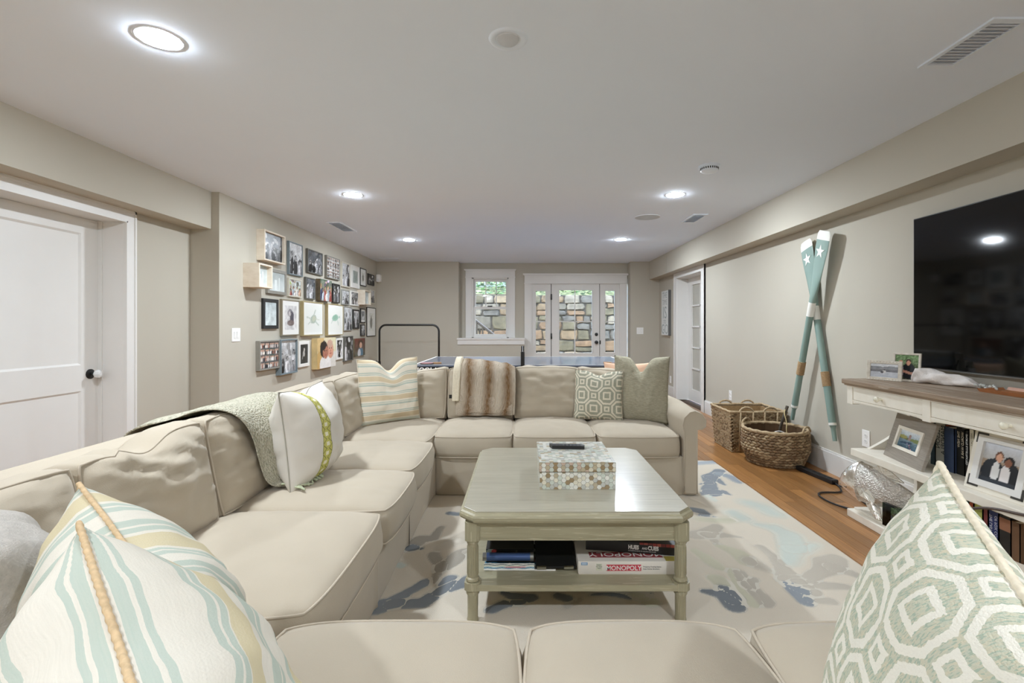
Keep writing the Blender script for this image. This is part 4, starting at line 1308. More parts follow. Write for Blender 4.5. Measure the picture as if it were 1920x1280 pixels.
# small octagon pillow, sage pillow, peach pillow on the back run
pillow('throw_pillow', 'small cream pillow with grey octagon pattern on the far sofa', (.605, 3.92, .45), (.36, -.13, 0), (0, .16, 1), .395, .40, .15, M_ikat_s, chop=.035, seed=53, seam=.003, seam_m=M_welt, pin=.03)
pillow('throw_pillow', 'sage green woven throw pillow with a deep dent beside the sofa arm', (.93, 3.86, .45), (.32, -.15, 0), (.0, .17, 1), .44, .52, .16, M_grn, chop=.12, chw=.26, seed=54, seam=.0, pin=.03, amp=.008)
pillow('throw_pillow', 'peach pillow mostly hidden behind the sage green pillow', (.90, 4.12, .47), (1, -.1, 0), (0, .2, 1), .40, .43, .12, M_peach, chop=.0, seed=55, seam=.0, pin=.05)
# near left striped pillows
def from_top(T, U, V, wd, ht):
    """base point from the far top corner"""
    U = Vector(U).normalized(); V = Vector(V); V = (V - U * V.dot(U)).normalized()
    return tuple(Vector(T) - V * ht + U * wd / 2)
UA, VA = (.811, -.558, -.15), (.06, -.225, .97)
pillow('throw_pillow', 'cream pillow with teal and tan stripes crossing its rope-piped edge', from_top((-.845, .926, .904), UA, VA, .46, .44), UA, VA, .46, .44, .29, M_str_a, chop=.015, seed=56, seam=.0042, seam_m=M_rope, twist=420, pin=.03, n=44, amp=.012, ln=.01)
UB, VB = (.732, -.637, -.2), (.05, -.28, .95)
pillow('throw_pillow', 'cream pillow with bold teal stripes running along its rope-piped edge', from_top((-.621, .681, .927), UB, VB, .48, .45), UB, VB, .48, .45, .33, M_str_b, chop=.015, seed=57, seam=.0042, seam_m=M_rope, twist=420, pin=.03, n=44, amp=.012, ln=.01)
pillow('throw_pillow', 'heather grey linen pillow beside the striped pillows', (-.97, 1.03, .50), (.76, -.65, 0), (-.1, -.2, .5), .38, .36, .2, M_greyl, seed=58, seam=.0, pin=.05, amp=.014, ln=.012)
# near right octagon pillows
UC, VC = (-.457, -.868, -.17), (.352, .165, .921)
pillow('throw_pillow', 'big cream and green octagon chenille pillow with rope edge', from_top((.699, .813, .974), UC, VC, .50, .48), UC, VC, .50, .48, .19, M_ikat, seed=59, seam=.005, seam_m=mat('cream_rope', (226, 216, 194), .9, var=.1, scale=100), twist=420, pin=.02, n=48, amp=.008, ln=.004)
pillow('throw_pillow', 'cream and green octagon pillow tucked behind its larger twin', from_top((.90, .80, .84), UC, VC, .40, .40), UC, VC, .40, .40, .16, M_ikat, seed=60, seam=.004, seam_m=MATS['cream_rope'], pin=.03)

# ------------------------------------------------------------------ THROWS
# faux fur throw folded over the far sofa's back cushion
M_fur, t, b = principled('faux_fur')
tc = t.nodes.new('ShaderNodeTexCoord'); sp = t.nodes.new('ShaderNodeSeparateXYZ')
uvf, fu, fv = uvnode(t)
nz = TEX(t, 'ShaderNodeTexNoise', 7, vec=uvf, detail=4)
xx_ = NM(t, 'ADD', NM(t, 'MULTIPLY', fu, 3.0), NM(t, 'MULTIPLY_ADD', nz.outputs[0], .34, -.17))
st_ = NM(t, 'ABSOLUTE', NM(t, 'SUBTRACT', NM(t, 'FRACT', NM(t, 'ADD', xx_, -.12)), .5))
fac = NM(t, 'MULTIPLY_ADD', st_, -2.7, 1.05); fac.node.use_clamp = True
n2 = TEX(t, 'ShaderNodeTexNoise', 1, vec=uvf, stretch=(60, 26, 1), detail=3)
col = MIX(t, n2.outputs[0], C(190, 176, 156), C(214, 202, 186))
col = MIX(t, NM(t, 'MULTIPLY', fac, NM(t, 'MULTIPLY_ADD', n2.outputs[0], 1.0, .42)), col, C(128, 98, 66))
t.links.new(col, b.inputs['Base Color']); b.inputs['Roughness'].default_value = 1; b.inputs['Specular IOR Level'].default_value = .05
BUMP(t, b, n2.outputs[0], 1.0, .02)

def drape(name, prof, y_of, m, parent, nw=30, thick=.02, amp=.006, seed=0, wfun=None):
    """sheet: prof = list of (a, z) points, swept along w in [0,1] through y_of(w, s) -> Vector; closed with thickness"""
    # arc-length resample
    P = [Vector((p[0], p[1])) for p in prof]
    # chaikin
    for _ in range(2):
        Q = [P[0]]
        for a, c in zip(P, P[1:]):
            Q += [a.lerp(c, .25), a.lerp(c, .75)]
        Q.append(P[-1]); P = Q
    S = len(P)
    v = []; f = []; uvs = []
    for side in (0, 1):
        for i, p in enumerate(P):
            d = (P[min(i + 1, S - 1)] - P[max(i - 1, 0)]).normalized()
            nrm = Vector((-d.y, d.x))
            for k in range(nw + 1):
                w_ = k / nw
                e = min(1, 6 * min(w_, 1 - w_) + .25)
                off = (thick * e + amp * noise.noise(Vector((w_ * 6 + seed, i * .25, seed)))) * (1 if side == 0 else -.15)
                q = p + nrm * off
                v.append(tuple(y_of(w_, i / (S - 1), q))); uvs.append((w_, i / (S - 1)))
    n1 = nw + 1
    for i in range(S - 1):
        for k in range(nw):
            a = i * n1 + k
            f.append((a, a + 1, a + n1 + 1, a + n1))
            b_ = a + S * n1
            f.append((b_, b_ + n1, b_ + n1 + 1, b_ + 1))
    per = [(0, k) for k in range(nw)] + [(i, nw) for i in range(S - 1)] + [(S - 1, nw - k) for k in range(nw)] + [(S - 1 - i, 0) for i in range(S - 1)]
    for q in range(len(per)):
        a = per[q][0] * n1 + per[q][1]; c = per[(q + 1) % len(per)][0] * n1 + per[(q + 1) % len(per)][1]
        f.append((a, a + S * n1, c + S * n1, c))
    me = bpy.data.meshes.new(name); me.from_pydata(v, [], f)
    ul = me.uv_layers.new(name='UVMap')
    li = np.empty(len(me.loops), dtype=np.int32); me.loops.foreach_get('vertex_index', li)
    ul.data.foreach_set('uv', np.array(uvs, dtype=np.float32)[li].ravel())
    me.polygons.foreach_set('use_smooth', [True] * len(me.polygons)); me.update()
    return link(name, me, m, parent)

th = empty('fur_throw', (-.3, 4.1, .5), 'brown and cream striped faux fur throw over the far sofa back', 'throw blanket')
prof = [(3.955, .505), (3.965, .60), (3.985, .75), (4.02, .86), (4.08, .905), (4.17, .91), (4.25, .87), (4.31, .80)]
drape('fur_panel', prof, lambda w_, s, q: Vector((-.545 + .475 * w_ + .012 * math.sin(s * 5), q.x, q.y - .03 * w_ * (s > .4) * min(1, (s - .4) * 4) - .02 * w_ * w_)), M_fur, th, thick=.03, amp=.012, seed=2)
prof2 = [(3.945, .49), (3.96, .60), (3.985, .74)]
drape('fur_underfold', prof2, lambda w_, s, q: Vector((-.545 + .46 * w_, q.x - .004, q.y - .008)), M_fur, th, thick=.016, amp=.006, seed=5)
drape('sherpa_edge', [(3.96, .60), (3.975, .74), (4.01, .86), (4.08, .915), (4.16, .92)], lambda w_, s, q: Vector((-.575 + .06 * w_ + .012 * s, q.x - .006, q.y)), mat('cream_sherpa', (222, 212, 190), 1, var=.08, scale=80), th, nw=8, thick=.03, seed=7)
box('care_tag', -.60, -.578, 3.955, 3.960, .62, .65, M_black, th)

# knit throw over the left back cushions
M_knit, t, b = principled('sage_knit')
uvk, ku, kv = uvnode(t)
wv1 = t.nodes.new('ShaderNodeTexVoronoi'); wv1.inputs['Scale'].default_value = 1
mpk = t.nodes.new('ShaderNodeMapping'); mpk.inputs['Scale'].default_value = (70, 130, 1); t.links.new(uvk, mpk.inputs[0]); t.links.new(mpk.outputs[0], wv1.inputs['Vector'])
nk = TEX(t, 'ShaderNodeTexNoise', 8, vec=uvk)
col = MIX(t, NM(t, 'MULTIPLY', wv1.outputs['Distance'], 1.1), MIX(t, nk.outputs[0], C(204, 199, 182), C(213, 206, 188)), C(152, 150, 132))
t.links.new(col, b.inputs['Base Color']); b.inputs['Roughness'].default_value = 1; b.inputs['Specular IOR Level'].default_value = .05
BUMP(t, b, NM(t, 'SUBTRACT', 1, wv1.outputs['Distance']), .9, .006)
kt = empty('knit_throw', (-1.3, 2.4, .5), 'sage green knit throw draped over the sofa back with loose fringe', 'throw blanket')
prof = [(-1.66, .42), (-1.655, .62), (-1.645, .755), (-1.58, .79), (-1.46, .815), (-1.36, .852), (-1.27, .85), (-1.205, .805), (-1.17, .72), (-1.155, .60), (-1.135, .50), (-1.09, .478)]
def knit_pt(w_, s, q):
    y0 = 1.99 + .22 * max(0, (s - .35) / .65)
    wd = .78 - .58 * max(0, (s - .30) / .70) ** .8
    y = y0 + wd * w_
    rip = .012 * math.sin(w_ * 14 + s * 5) * s
    return Vector((q.x + rip, y, q.y + .006 * math.sin(w_ * 9 + s * 3)))
drape('knit_panel', prof, knit_pt, M_knit, kt, nw=40, thick=.016, amp=.008, seed=11)
mb = MB(); rg = random.Random(8)
for k in range(34):
    y0 = 2.215 + .19 * k / 33
    p0 = Vector((-1.10 + rg.uniform(-.01, .01), y0, .488)); ln_ = rg.uniform(.08, .13)
    pts = [p0, p0 + Vector((.03, rg.uniform(-.015, .015), .006)), p0 + Vector((.06, rg.uniform(-.04, .02), -.004 + rg.uniform(0, .012))), p0 + Vector((ln_, rg.uniform(-.06, .03), -.012))]
    mb.tube(pts, .004, n=5)
finish(mb.build('fringe', mat('sage_yarn', (184, 190, 160), 1, var=.15, scale=60), kt, smooth=True), kind='stuff')

# ------------------------------------------------------------------ COFFEE TABLE
TX0, TX1, TY0, TY1, TZ = -.258, .697, 1.92, 2.97, .47
m, t, b = principled('greywashed_wood_top'); M_ttop = m
g1 = TEX(t, 'ShaderNodeTexNoise', 1, stretch=(3, 70, 20), detail=5)
g2 = TEX(t, 'ShaderNodeTexNoise', 1, stretch=(6, 260, 60), detail=3)
col = MIX(t, g1.outputs[0], C(148, 143, 125), C(180, 175, 158))
col = MIX(t, NM(t, 'MULTIPLY', NM(t, 'GREATER_THAN', g2.outputs[0], .6), .35), col, C(196, 192, 172))
t.links.new(col, b.inputs['Base Color']); b.inputs['Roughness'].default_value = .3; b.inputs['Coat Weight'].default_value = .35; b.inputs['Coat Roughness'].default_value = .2
def washed(name, st1, st2):
    m, t, b = principled(name)
    g1 = TEX(t, 'ShaderNodeTexNoise', 1, stretch=st1, detail=5)
    g2 = TEX(t, 'ShaderNodeTexNoise', 1, stretch=st2, detail=3)
    col = MIX(t, g1.outputs[0], C(142, 136, 110), C(174, 167, 140))
    col = MIX(t, NM(t, 'MULTIPLY', NM(t, 'GREATER_THAN', g2.outputs[0], .62), .4), col, C(206, 198, 170))
    t.links.new(col, b.inputs['Base Color']); b.inputs['Roughness'].default_value = .4
    return m
M_twood = washed('greywashed_wood', (4, 40, 60), (8, 90, 190))
M_tleg = washed('greywashed_wood_leg', (70, 70, 5), (190, 190, 10))
ct = empty('coffee_table', ((TX0 + TX1) / 2, (TY0 + TY1) / 2, .014), 'grey-washed wooden coffee table with cut corners and a lower shelf', 'coffee table')
def oct_poly(x0, x1, y0, y1, c):
    return [(x0 + c, y0), (x1 - c, y0), (x1, y0 + c), (x1, y1 - c), (x1 - c, y1), (x0 + c, y1), (x0, y1 - c), (x0, y0 + c)]
def oct_loft(rings):
    v = []; f = []
    for (ins, z) in rings:
        for (x, y) in oct_poly(TX0 + ins, TX1 - ins, TY0 + ins, TY1 - ins, .062 - ins * .4): v.append((x, y, z))
    for r in range(len(rings) - 1):
        for k in range(8):
            l = (k + 1) % 8
            f.append((r * 8 + k, r * 8 + l, (r + 1) * 8 + l, (r + 1) * 8 + k))
    f.append(tuple(range(7, -1, -1))); f.append(tuple((len(rings) - 1) * 8 + k for k in range(8)))
    return MB().add(v, f)
oct_loft([(.02, .418), (.012, .424), (.004, .430), (0, .438), (.0, .448), (.004, .456), (.012, .460), (.016, .466)]).build('top_molding', M_twood, ct)
oct_loft([(.017, .465), (.0165, .469), (.0185, TZ)]).build('table_top', M_ttop, ct)
LX = (TX0 + .055, TX1 - .055); LY = (TY0 + .055, TY1 - .055)
mb = MB().box(LX[0], LX[1], LY[0] - .014, LY[0] + .008, .345, .42).box(LX[0], LX[1], LY[1] - .008, LY[1] + .014, .345, .42)
mb.box(LX[0] - .014, LX[0] + .008, LY[0], LY[1], .345, .42).box(LX[1] - .008, LX[1] + .014, LY[0], LY[1], .345, .42)
mb.box(LX[0], LX[1], LY[0] - .017, LY[0], .345, .353).box(LX[0], LX[1], LY[0] - .017, LY[0], .412, .42)
mb.build('apron', M_twood, ct)
for x in LX:
    for y in LY:
        mb = MB().prism([(x + dx, y + dy) for dx, dy in [(-.018, -.03), (.018, -.03), (.03, -.018), (.03, .018), (.018, .03), (-.018, .03), (-.03, .018), (-.03, -.018)]], .345, .42)
        mb.lathe([(.024, .345), (.026, .338), (.024, .332), (.021, .328), (.0215, .32), (.0225, .2), (.021, .195), (.027, .19), (.028, .182), (.024, .176)], 24, mtx=Matrix.Translation((x, y, 0)))
        mb.prism([(x + dx, y + dy) for dx, dy in [(-.018, -.032), (.018, -.032), (.032, -.018), (.032, .018), (.018, .032), (-.018, .032), (-.032, .018), (-.032, -.018)]], .146, .177)
        mb.lathe([(.021, .014), (.024, .02), (.0215, .03), (.022, .12), (.027, .128), (.027, .136), (.022, .147)], 24, mtx=Matrix.Translation((x, y, 0)))
        lg = mb.build('leg', M_tleg, ct, smooth=True, angle=35)
        mb = MB()
        for k in range(14):
            a = 2 * PI * k / 14
            mb.tube([(x + .022 * math.cos(a), y + .022 * math.sin(a), .205), (x + .0213 * math.cos(a), y + .0213 * math.sin(a), .318)], .0022, n=4)
        mb.build('flute', M_tleg, lg)
MB().prism(oct_poly(LX[0] - .03, LX[1] + .03, LY[0] - .03, LY[1] + .03, .03), .147, .172).build('shelf', M_twood, ct)
SZ = .172

# remote and mosaic box
BX0, BX1, BY0, BY1, BH = .077, .42, 2.20, 2.59, .122
hb = empty('mosaic_box', ((BX0 + BX1) / 2, (BY0 + BY1) / 2, TZ), 'lidded box covered in mother-of-pearl hexagon tiles on the coffee table', 'box')
M_grout = mat('mosaic_grout', (120, 112, 98), .6)
box('box_body', BX0, BX1, BY0, BY1, TZ, TZ + .0775, M_grout, hb)
lid = box('lid', BX0 - .002, BX1 + .002, BY0 - .002, BY1 + .002, TZ + .0795, TZ + BH, M_grout, hb)
pearl = [mat('pearl_%s' % n, c, .18, var=.08, scale=60, coat=.6) for n, c in (('white', (230, 230, 222)), ('cream', (224, 219, 200)), ('green', (204, 211, 200)), ('grey', (192, 193, 186)), ('tan', (188, 176, 150)), ('brown', (156, 136, 104)), ('rose', (204, 182, 164)))]
def clip(poly, x0, x1, y0, y1):
    for ax, lim, sg in ((0, x0, 1), (0, x1, -1), (1, y0, 1), (1, y1, -1)):
        out = []
        for a, c in zip(poly, poly[1:] + poly[:1]):
            ia = sg * (a[ax] - lim) >= 0; ic = sg * (c[ax] - lim) >= 0
            if ia: out.append(a)
            if ia != ic:
                tt = (lim - a[ax]) / (c[ax] - a[ax]); out.append((a[0] + (c[0] - a[0]) * tt, a[1] + (c[1] - a[1]) * tt))
        poly = out
        if len(poly) < 3: return None
    return poly
def hexes(wd, ht, R, off=0.0):
    px_ = R * 1.5; py_ = R * math.sqrt(3); res = []
    i = 0
    x = R * .2
    while x < wd + R:
        y = (py_ / 2 if i % 2 else 0) + off
        while y < ht + py_:
            poly = [(x + R * .94 * math.cos(k * PI / 3), y + R * .94 * math.sin(k * PI / 3)) for k in range(6)]
            p_ = clip(poly, .0008, wd - .0008, .0008, ht - .0008)
            if p_: res.append((p_, i, y))
            y += py_
        x += px_; i += 1
    return res
rg = random.Random(12)
def pick(i, band_=False):
    if band_ and i % 2 == 0: return rg.choice([4, 5, 4, 6, 5])
    return rg.choice([0, 0, 1, 2, 3, 2, 1, 4, 0, 3, 5])
R = .0119
fm = frame_m((BX0, BY0, TZ), (1, 0, 0), (0, 0, 1), (0, -1, 0))
for p_, i, y in hexes(BX1 - BX0, .0775, R): MB().prism(p_, -.0005, .0012, mtx=fm).build('tile', pearl[pick(i)], hb)
fm = frame_m((BX0 - .002, BY0 - .002, TZ + .0795), (1, 0, 0), (0, 0, 1), (0, -1, 0))
for p_, i, y in hexes(BX1 - BX0 + .004, .0425, R, -.001): MB().prism(p_, -.0005, .0012, mtx=fm).build('tile', pearl[pick(i, True)], lid)
def mosaic(nm, fm, wd, ht, par):
    mb = MB()
    for p_, i, y in hexes(wd, ht, R): mb.prism(p_, -.0005, .0012, mtx=fm, mi=rg.choice([0, 0, 0, 1, 2, 2, 3, 3, 4, 0]))
    finish(mb.build(nm, pearl, par), kind='stuff')
mosaic('top_mosaic', frame_m((BX0 - .002, BY0 - .002, TZ + BH), (1, 0, 0), (0, 1, 0), (0, 0, 1)), BX1 - BX0 + .004, BY1 - BY0 + .004, lid)
for xx2, sx in ((BX0, -1), (BX1, 1)):
    U_ = (0, -1, 0) if sx < 0 else (0, 1, 0)
    mosaic('side_mosaic', frame_m((xx2, BY1 if sx < 0 else BY0, TZ), U_, (0, 0, 1), (sx, 0, 0)), BY1 - BY0, .0775, hb)
    mosaic('side_mosaic', frame_m((xx2 + sx * .002, BY1 if sx < 0 else BY0, TZ + .0795), U_, (0, 0, 1), (sx, 0, 0)), BY1 - BY0, .0425, lid)
rm = empty('remote_control', (.22, 2.43, TZ + BH), 'black television remote lying on the mosaic box', 'remote control')
T = Matrix.Translation((.225, 2.455, TZ + BH + .0012)) @ Matrix.Rotation(math.radians(-4), 4, 'Z')
MB().prism([(-.09, .022), (-.075, -.024), (.085, -.024), (.088, .0), (.072, .022)], 0, .017, mtx=T).build('remote_body', M_blackp, rm)
for k in range(8):
    for j in range(3):
        MB().box(-.068 + k * .018, -.058 + k * .018, -.016 + j * .012, -.009 + j * .012, .0165, .0185, mtx=T).build('button', mat('button_grey', (70, 72, 74), .5), rm)

# games on the shelf -------------------------------------------------
def deco(body, size, m, o, U, V, par, sx=1, align='LEFT', bold=0):
    N = Vector(U).cross(Vector(V))
    return text_mesh('lettering', body, size, m, frame_m(o, U, V, N), par, sx=sx, align=align, bold=bold, extrude=.0003)
M_red = mat('game_red', (196, 72, 84), .5); M_wtxt = mat('white_print', (238, 236, 232), .6); M_dtxt = mat('grey_print', (120, 120, 122), .6); M_gbox = mat('white_game_box', (226, 220, 210), .5, var=.02)
X_ = (1, 0, 0); Z_ = (0, 0, 1); Y_ = (0, 1, 0)
gm = empty('board_game', (.44, 2.14, SZ), 'white board game box with a red title band on the shelf', 'board game', None, rz=0)
gx0_, gx1_, gy0_, gz1_ = .235, .655, 2.03, SZ + .056
box('box_base', gx0_, gx1_, gy0_, gy0_ + .27, SZ, gz1_ - .02, M_gbox, gm)
lidg = box('box_lid', gx0_ - .003, gx1_ + .003, gy0_ - .003, gy0_ + .273, SZ + .004, gz1_, M_gbox, gm, bev=.0015)
yf = gy0_ - .0034
box('title_band', gx0_ + .115, gx0_ + .26, yf - .0004, yf + .001, SZ + .016, SZ + .042, M_red, lidg)
deco('MONOPOLY', .0262, M_wtxt, (gx0_ + .1875, yf - .0008, SZ + .0195), X_, Z_, lidg, sx=1.0, align='CENTER', bold=.0003)
box('maker_mark', gx0_ + .009, gx0_ + .036, yf - .0004, yf + .001, SZ + .040, SZ + .051, mat('logo_blue', (112, 150, 190), .5), lidg)
box('maker_mark', gx0_ + .012, gx0_ + .033, yf - .0007, yf + .001, SZ + .0425, SZ + .0485, mat('logo_pale', (190, 206, 220), .5), lidg)
box('notice_patch', gx0_ + .072, gx0_ + .096, yf - .0003, yf + .001, SZ + .018, SZ + .046, mat('patch_green', (206, 208, 188), .6), lidg)
for k, s_ in enumerate(('Includes', 'New Game', 'Pieces')): deco(s_, .0056, M_dtxt, (gx0_ + .084, yf - .0006, SZ + .039 - k * .0065), X_, Z_, lidg, align='CENTER')
for k, s_ in enumerate(('Property Trading Game', 'from Parker Brothers')): deco(s_, .0078, M_dtxt, (gx0_ + .268, yf - .0006, SZ + .031 - k * .0095), X_, Z_, lidg)
# lid top: title upside down towards the viewer
box('title_band', gx0_ + .05, gx1_ - .06, gy0_ + .03, gy0_ + .08, gz1_ - .001, gz1_ + .0005, mat('game_red_deep', (150, 62, 66), .5), lidg)
deco('MONOPOLY', .05, M_wtxt, ((gx0_ + gx1_) / 2, gy0_ + .073, gz1_ + .0007), (-1, 0, 0), (0, -1, 0), lidg, align='CENTER', sx=1.15)
box('yellow_flash', gx1_ - .055, gx1_ - .005, gy0_ + .0, gy0_ + .04, gz1_ - .001, gz1_ + .0006, mat('flash_yellow', (206, 192, 96), .5), lidg)
h2 = empty('board_game', (.47, 2.2, gz1_), 'black board game box titled hues and cues stacked on top', 'board game')
T = Matrix.Translation((.475, 2.10, gz1_ + .001)) @ Matrix.Rotation(math.radians(-9), 4, 'Z')
M_gblk = mat('black_game_box', (34, 33, 32), .45)
MB().box(-.20, .19, 0, .22, 0, .046, mtx=T, bev=.001).build('box_body', M_gblk, h2)
def hdeco(body, size, x, z, sx=1, bold=0): text_mesh('lettering', body, size, M_wtxt, T @ frame_m((x, -.0006, z), X_, Z_, (0, -1, 0)), h2, sx=sx, bold=bold, extrude=.0003)
hdeco('HUES', .024, -.018, .017, .78, .0012); hdeco('AND', .013, .040, .018, .8, .0003); hdeco('CUES', .024, .065, .017, .78, .0012)
hdeco('A GUESSING GAME OF COLORS AND CLUES', .0065, -.018, .0075, .9)
reds = [mat('swatch_%s' % n, c, .5) for n, c in (('red', (150, 58, 52)), ('brick', (170, 84, 70)), ('wine', (120, 48, 48)))]
for k in range(9):
    MB().box(.03 + k * .0185, .0465 + k * .0185, -.0008, .002, .038 if k < 3 else .034, .0462, mtx=T).build('colour_swatch', reds[k % 3], h2)

# left-hand pile: magazine, notebook, binder, blue tube, card box
mgz = empty('magazine', (.06, 2.1, SZ), 'thin magazine with a blue wave patterned cover at the bottom of the pile', 'magazine')
P = Paint(70, 30, (.88, .88, .84))
for k, (yy, c) in enumerate(((.12, (.9, .9, .88)), (.30, (.28, .48, .58)), (.45, (.62, .72, .74)), (.62, (.8, .8, .72)), (.8, (.36, .4, .4)))):
    for s_ in range(70):
        x_ = s_ / 69
        y_ = yy + .05 * math.sin(x_ * 22)
        P.ell(x_, y_, .02, .07, c)
P.ell(.62, .45, .22, .12, (.72, .5, .52)).ell(.8, .6, .1, .08, (.85, .8, .78))
v0 = Vector((-.165, 1.99, SZ + .001))
MY = 2.06
box('pages', -.165, .14, MY, MY + .19, SZ, SZ + .006, M_wtxt, mgz)
print_mesh('cover', (-.165, MY, SZ + .0065), X_, Y_, .305, .19, P.a, mgz)
print_mesh('curled_page', (-.165, MY - .004, SZ + .004), X_, Vector((0, .5, .866)), .215, .026, P.a, mgz)
bn = empty('binder', (.12, MY + .1, SZ), 'black ring binder lying tilted beside the white game box', 'binder')
T = frame_m((.055, MY - .004, SZ + .0075), Vector((1, 0, .01)).normalized(), Vector((0, .91, .41)).normalized(), Vector((0, -.41, .91)).normalized())
MB().box(0, .17, 0, .19, 0, .012, mtx=T, bev=.003).build('cover', mat('black_vinyl', (20, 21, 21), .35), bn)
for xx3 in (.005, .12): MB().box(xx3, xx3 + .04, -.001, .006, .0, .013, mtx=T).build('corner_clip', M_chrome, bn)
TY_, TZ_ = MY + .035, SZ + .043
bt = empty('blue_tube', (-.06, TY_, SZ + .03), 'shiny blue tube with silver caps lying on the magazine', 'tube')
MB().tube([(-.155, TY_, TZ_), (.032, TY_, TZ_)], .0165, n=20).build('barrel', mat('metallic_blue', (74, 98, 146), .3, metal=.4), bt, smooth=True, angle=40)
for a, c in ((-.172, -.155), (.032, .047)): MB().tube([(a, TY_, TZ_), (c, TY_, TZ_)], .0175, n=20).build('end_cap', mat('dull_silver', (150, 150, 145), .35, metal=.8), bt, smooth=True, angle=40)
cd = empty('card_box', (-.06, MY + .1, SZ + .03), 'dark patterned card box behind the blue tube', 'box')
P = Paint(50, 12, (.12, .12, .11)); rgn = np.random.default_rng(3)
P.ell(.1, .5, .1, .6, (.6, .65, .6)).ell(.16, .7, .05, .3, (.7, .3, .3))
for k in range(10): P.rect(.28 + k * .07, .285 + k * .07, .1, .9, (.3, .28, .22))
CY = MY + .06
box('box_body', -.16, .05, CY, CY + .10, SZ + .0065, SZ + .064, M_gblk, cd)
print_mesh('box_print', (-.16, CY - .0004, SZ + .033), X_, Z_, .21, .031, P.a, cd)
sq = empty('board_game', (.05, 2.4, SZ), 'dark blue sequence board game at the back of the pile', 'board game')
box('box_body', -.15, .22, 2.262, 2.55, SZ, SZ + .10, mat('navy_game_box', (26, 34, 58), .45), sq)
deco('SEQUENCE', .046, M_wtxt, (-.06, 2.2614, SZ + .022), X_, Z_, sq, sx=.95)
P = Paint(20, 16, (.1, .14, .24)); P.ell(.5, .4, .3, .4, (.6, .45, .36)).ell(.2, .5, .12, .5, (.3, .5, .7)).ell(.8, .6, .12, .4, (.3, .5, .75))
print_mesh('box_art', (-.14, 2.2614, SZ + .012), X_, Z_, .075, .06, P.a, sq)

# ------------------------------------------------------------------ PICTURE FRAME BUILDER
def picture(name, lb, o, U, V, wd, ht, d, fw, m_frame, art, seed=0, mat_w=0, group=None, cat='picture frame', mat_c=None, recess=.006, canvas=False, easel=False, inner=None, parts=None):
    """o = lower-left corner of the back plane, U right, V up, N out"""
    U = Vector(U).normalized(); V = Vector(V).normalized(); N = U.cross(V)
    o = Vector(o)
    e = empty(name, tuple(o), lb, cat, group)
    F = frame_m(o, U, V, N)
    nxp = max(14, min(46, int(36 * min(1.3, wd / ht)))); nyp = max(14, min(50, int(nxp * ht / wd)))
    if canvas:
        MB().box(0, wd, 0, ht, 0, d - .001, mtx=F).build('canvas_wrap', m_frame, e)
        print_mesh('print', o + N * d, U, V, wd, ht, photo(art, seed, nxp, nyp), e)
        return e
    # mitred moulding: loft of rectangular rings
    rings = [(0, 0), (0, d - .002), (.002, d), (fw - .002, d), (fw, d - .002), (fw, max(0.001, d - recess - .004))]
    v = []; f = []
    for ins, z in rings:
        v += [(ins, ins, z), (wd - ins, ins, z), (wd - ins, ht - ins, z), (ins, ht - ins, z)]
    for r in range(len(rings) - 1):
        for k in range(4):
            l = (k + 1) % 4
            f.append((r * 4 + k, r * 4 + l, r * 4 + 4 + l, r * 4 + 4 + k))
    MB().add(v, f, mtx=F).build('frame_molding', m_frame, e)
    zf = max(.002, d - recess)
    MB().box(.002, wd - .002, .002, ht - .002, 0, max(.001, zf - .002), mtx=F).build('backing_board', M_mat if not mat_c else mat_c, e)
    i = fw
    if inner:      # raised inner frame
        iw, im = inner
        mb = MB()
        a = fw; 
        mb.box(a, a + iw, a, ht - a, zf - .004, d + .006, mtx=F).box(wd - a - iw, wd - a, a, ht - a, zf - .004, d + .006, mtx=F).box(a + iw, wd - a - iw, a, a + iw, zf - .004, d + .006, mtx=F).box(a + iw, wd - a - iw, ht - a - iw, ht - a, zf - .004, d + .006, mtx=F)
        mb.build('inner_frame', im, e); i = fw + iw
    if mat_w:
        mb = MB()
        a = fw; c = fw + mat_w
        mb.box(a, c, a, ht - a, zf - .002, zf, mtx=F).box(wd - c, wd - a, a, ht - a, zf - .002, zf, mtx=F).box(c, wd - c, a, c, zf - .002, zf, mtx=F).box(c, wd - c, ht - c, ht - a, zf - .002, zf, mtx=F)
        mb.build('mat_board', mat_c or M_mat, e); i = c
    if art:
        print_mesh('print', o + U * i + V * i + N * (zf - .0012), U, V, wd - 2 * i, ht - 2 * i, photo(art, seed, nxp, nyp), e)
    if easel:
        MB().add([(wd * .4, ht * .75, -.001), (wd * .6, ht * .75, -.001), (wd * .65, .0, -easel), (wd * .35, .0, -easel)], [(0, 1, 2, 3), (3, 2, 1, 0)], mtx=F).build('easel_back', M_blackp, e)
    return e
M_mat = mat('mat_board_white', (232, 233, 230), .8, var=.01)

# ------------------------------------------------------------------ GALLERY WALL
fm_ = {
    'birch': mat('birch_wood', (232, 222, 206), .6, var=.07, scale=12, stretch=(1, 30, 2), rgb2=(216, 202, 182)),
    'slate': mat('slate_blue_wood', (118, 132, 138), .5, var=.08, scale=20),
    'dkgrey': mat('charcoal_grey_wood', (104, 104, 98), .5, var=.08, scale=20),
    'grey': mat('warm_grey_wood', (140, 138, 130), .5, var=.08, scale=20),
    'pale': mat('pale_limed_wood', (206, 202, 188), .6, var=.06, scale=20),
    'white': mat('white_frame', (234, 234, 230), .5, var=.02),
    'black': mat('black_frame', (38, 38, 38), .45, var=.08),
    'silver': mat('silver_frame', (168, 170, 166), .35, metal=.4),
    'gold': mat('dull_gold_wood', (172, 158, 118), .45, var=.08, scale=15),
    'pewter': mat('pewter_bronze', (150, 142, 122), .4, metal=.3),
}
canvas_side = mat('canvas_wrap_straw', (212, 190, 140), .8, var=.15, scale=9)
canvas_dk = mat('canvas_wrap_brown', (110, 98, 78), .8, var=.3, scale=14)
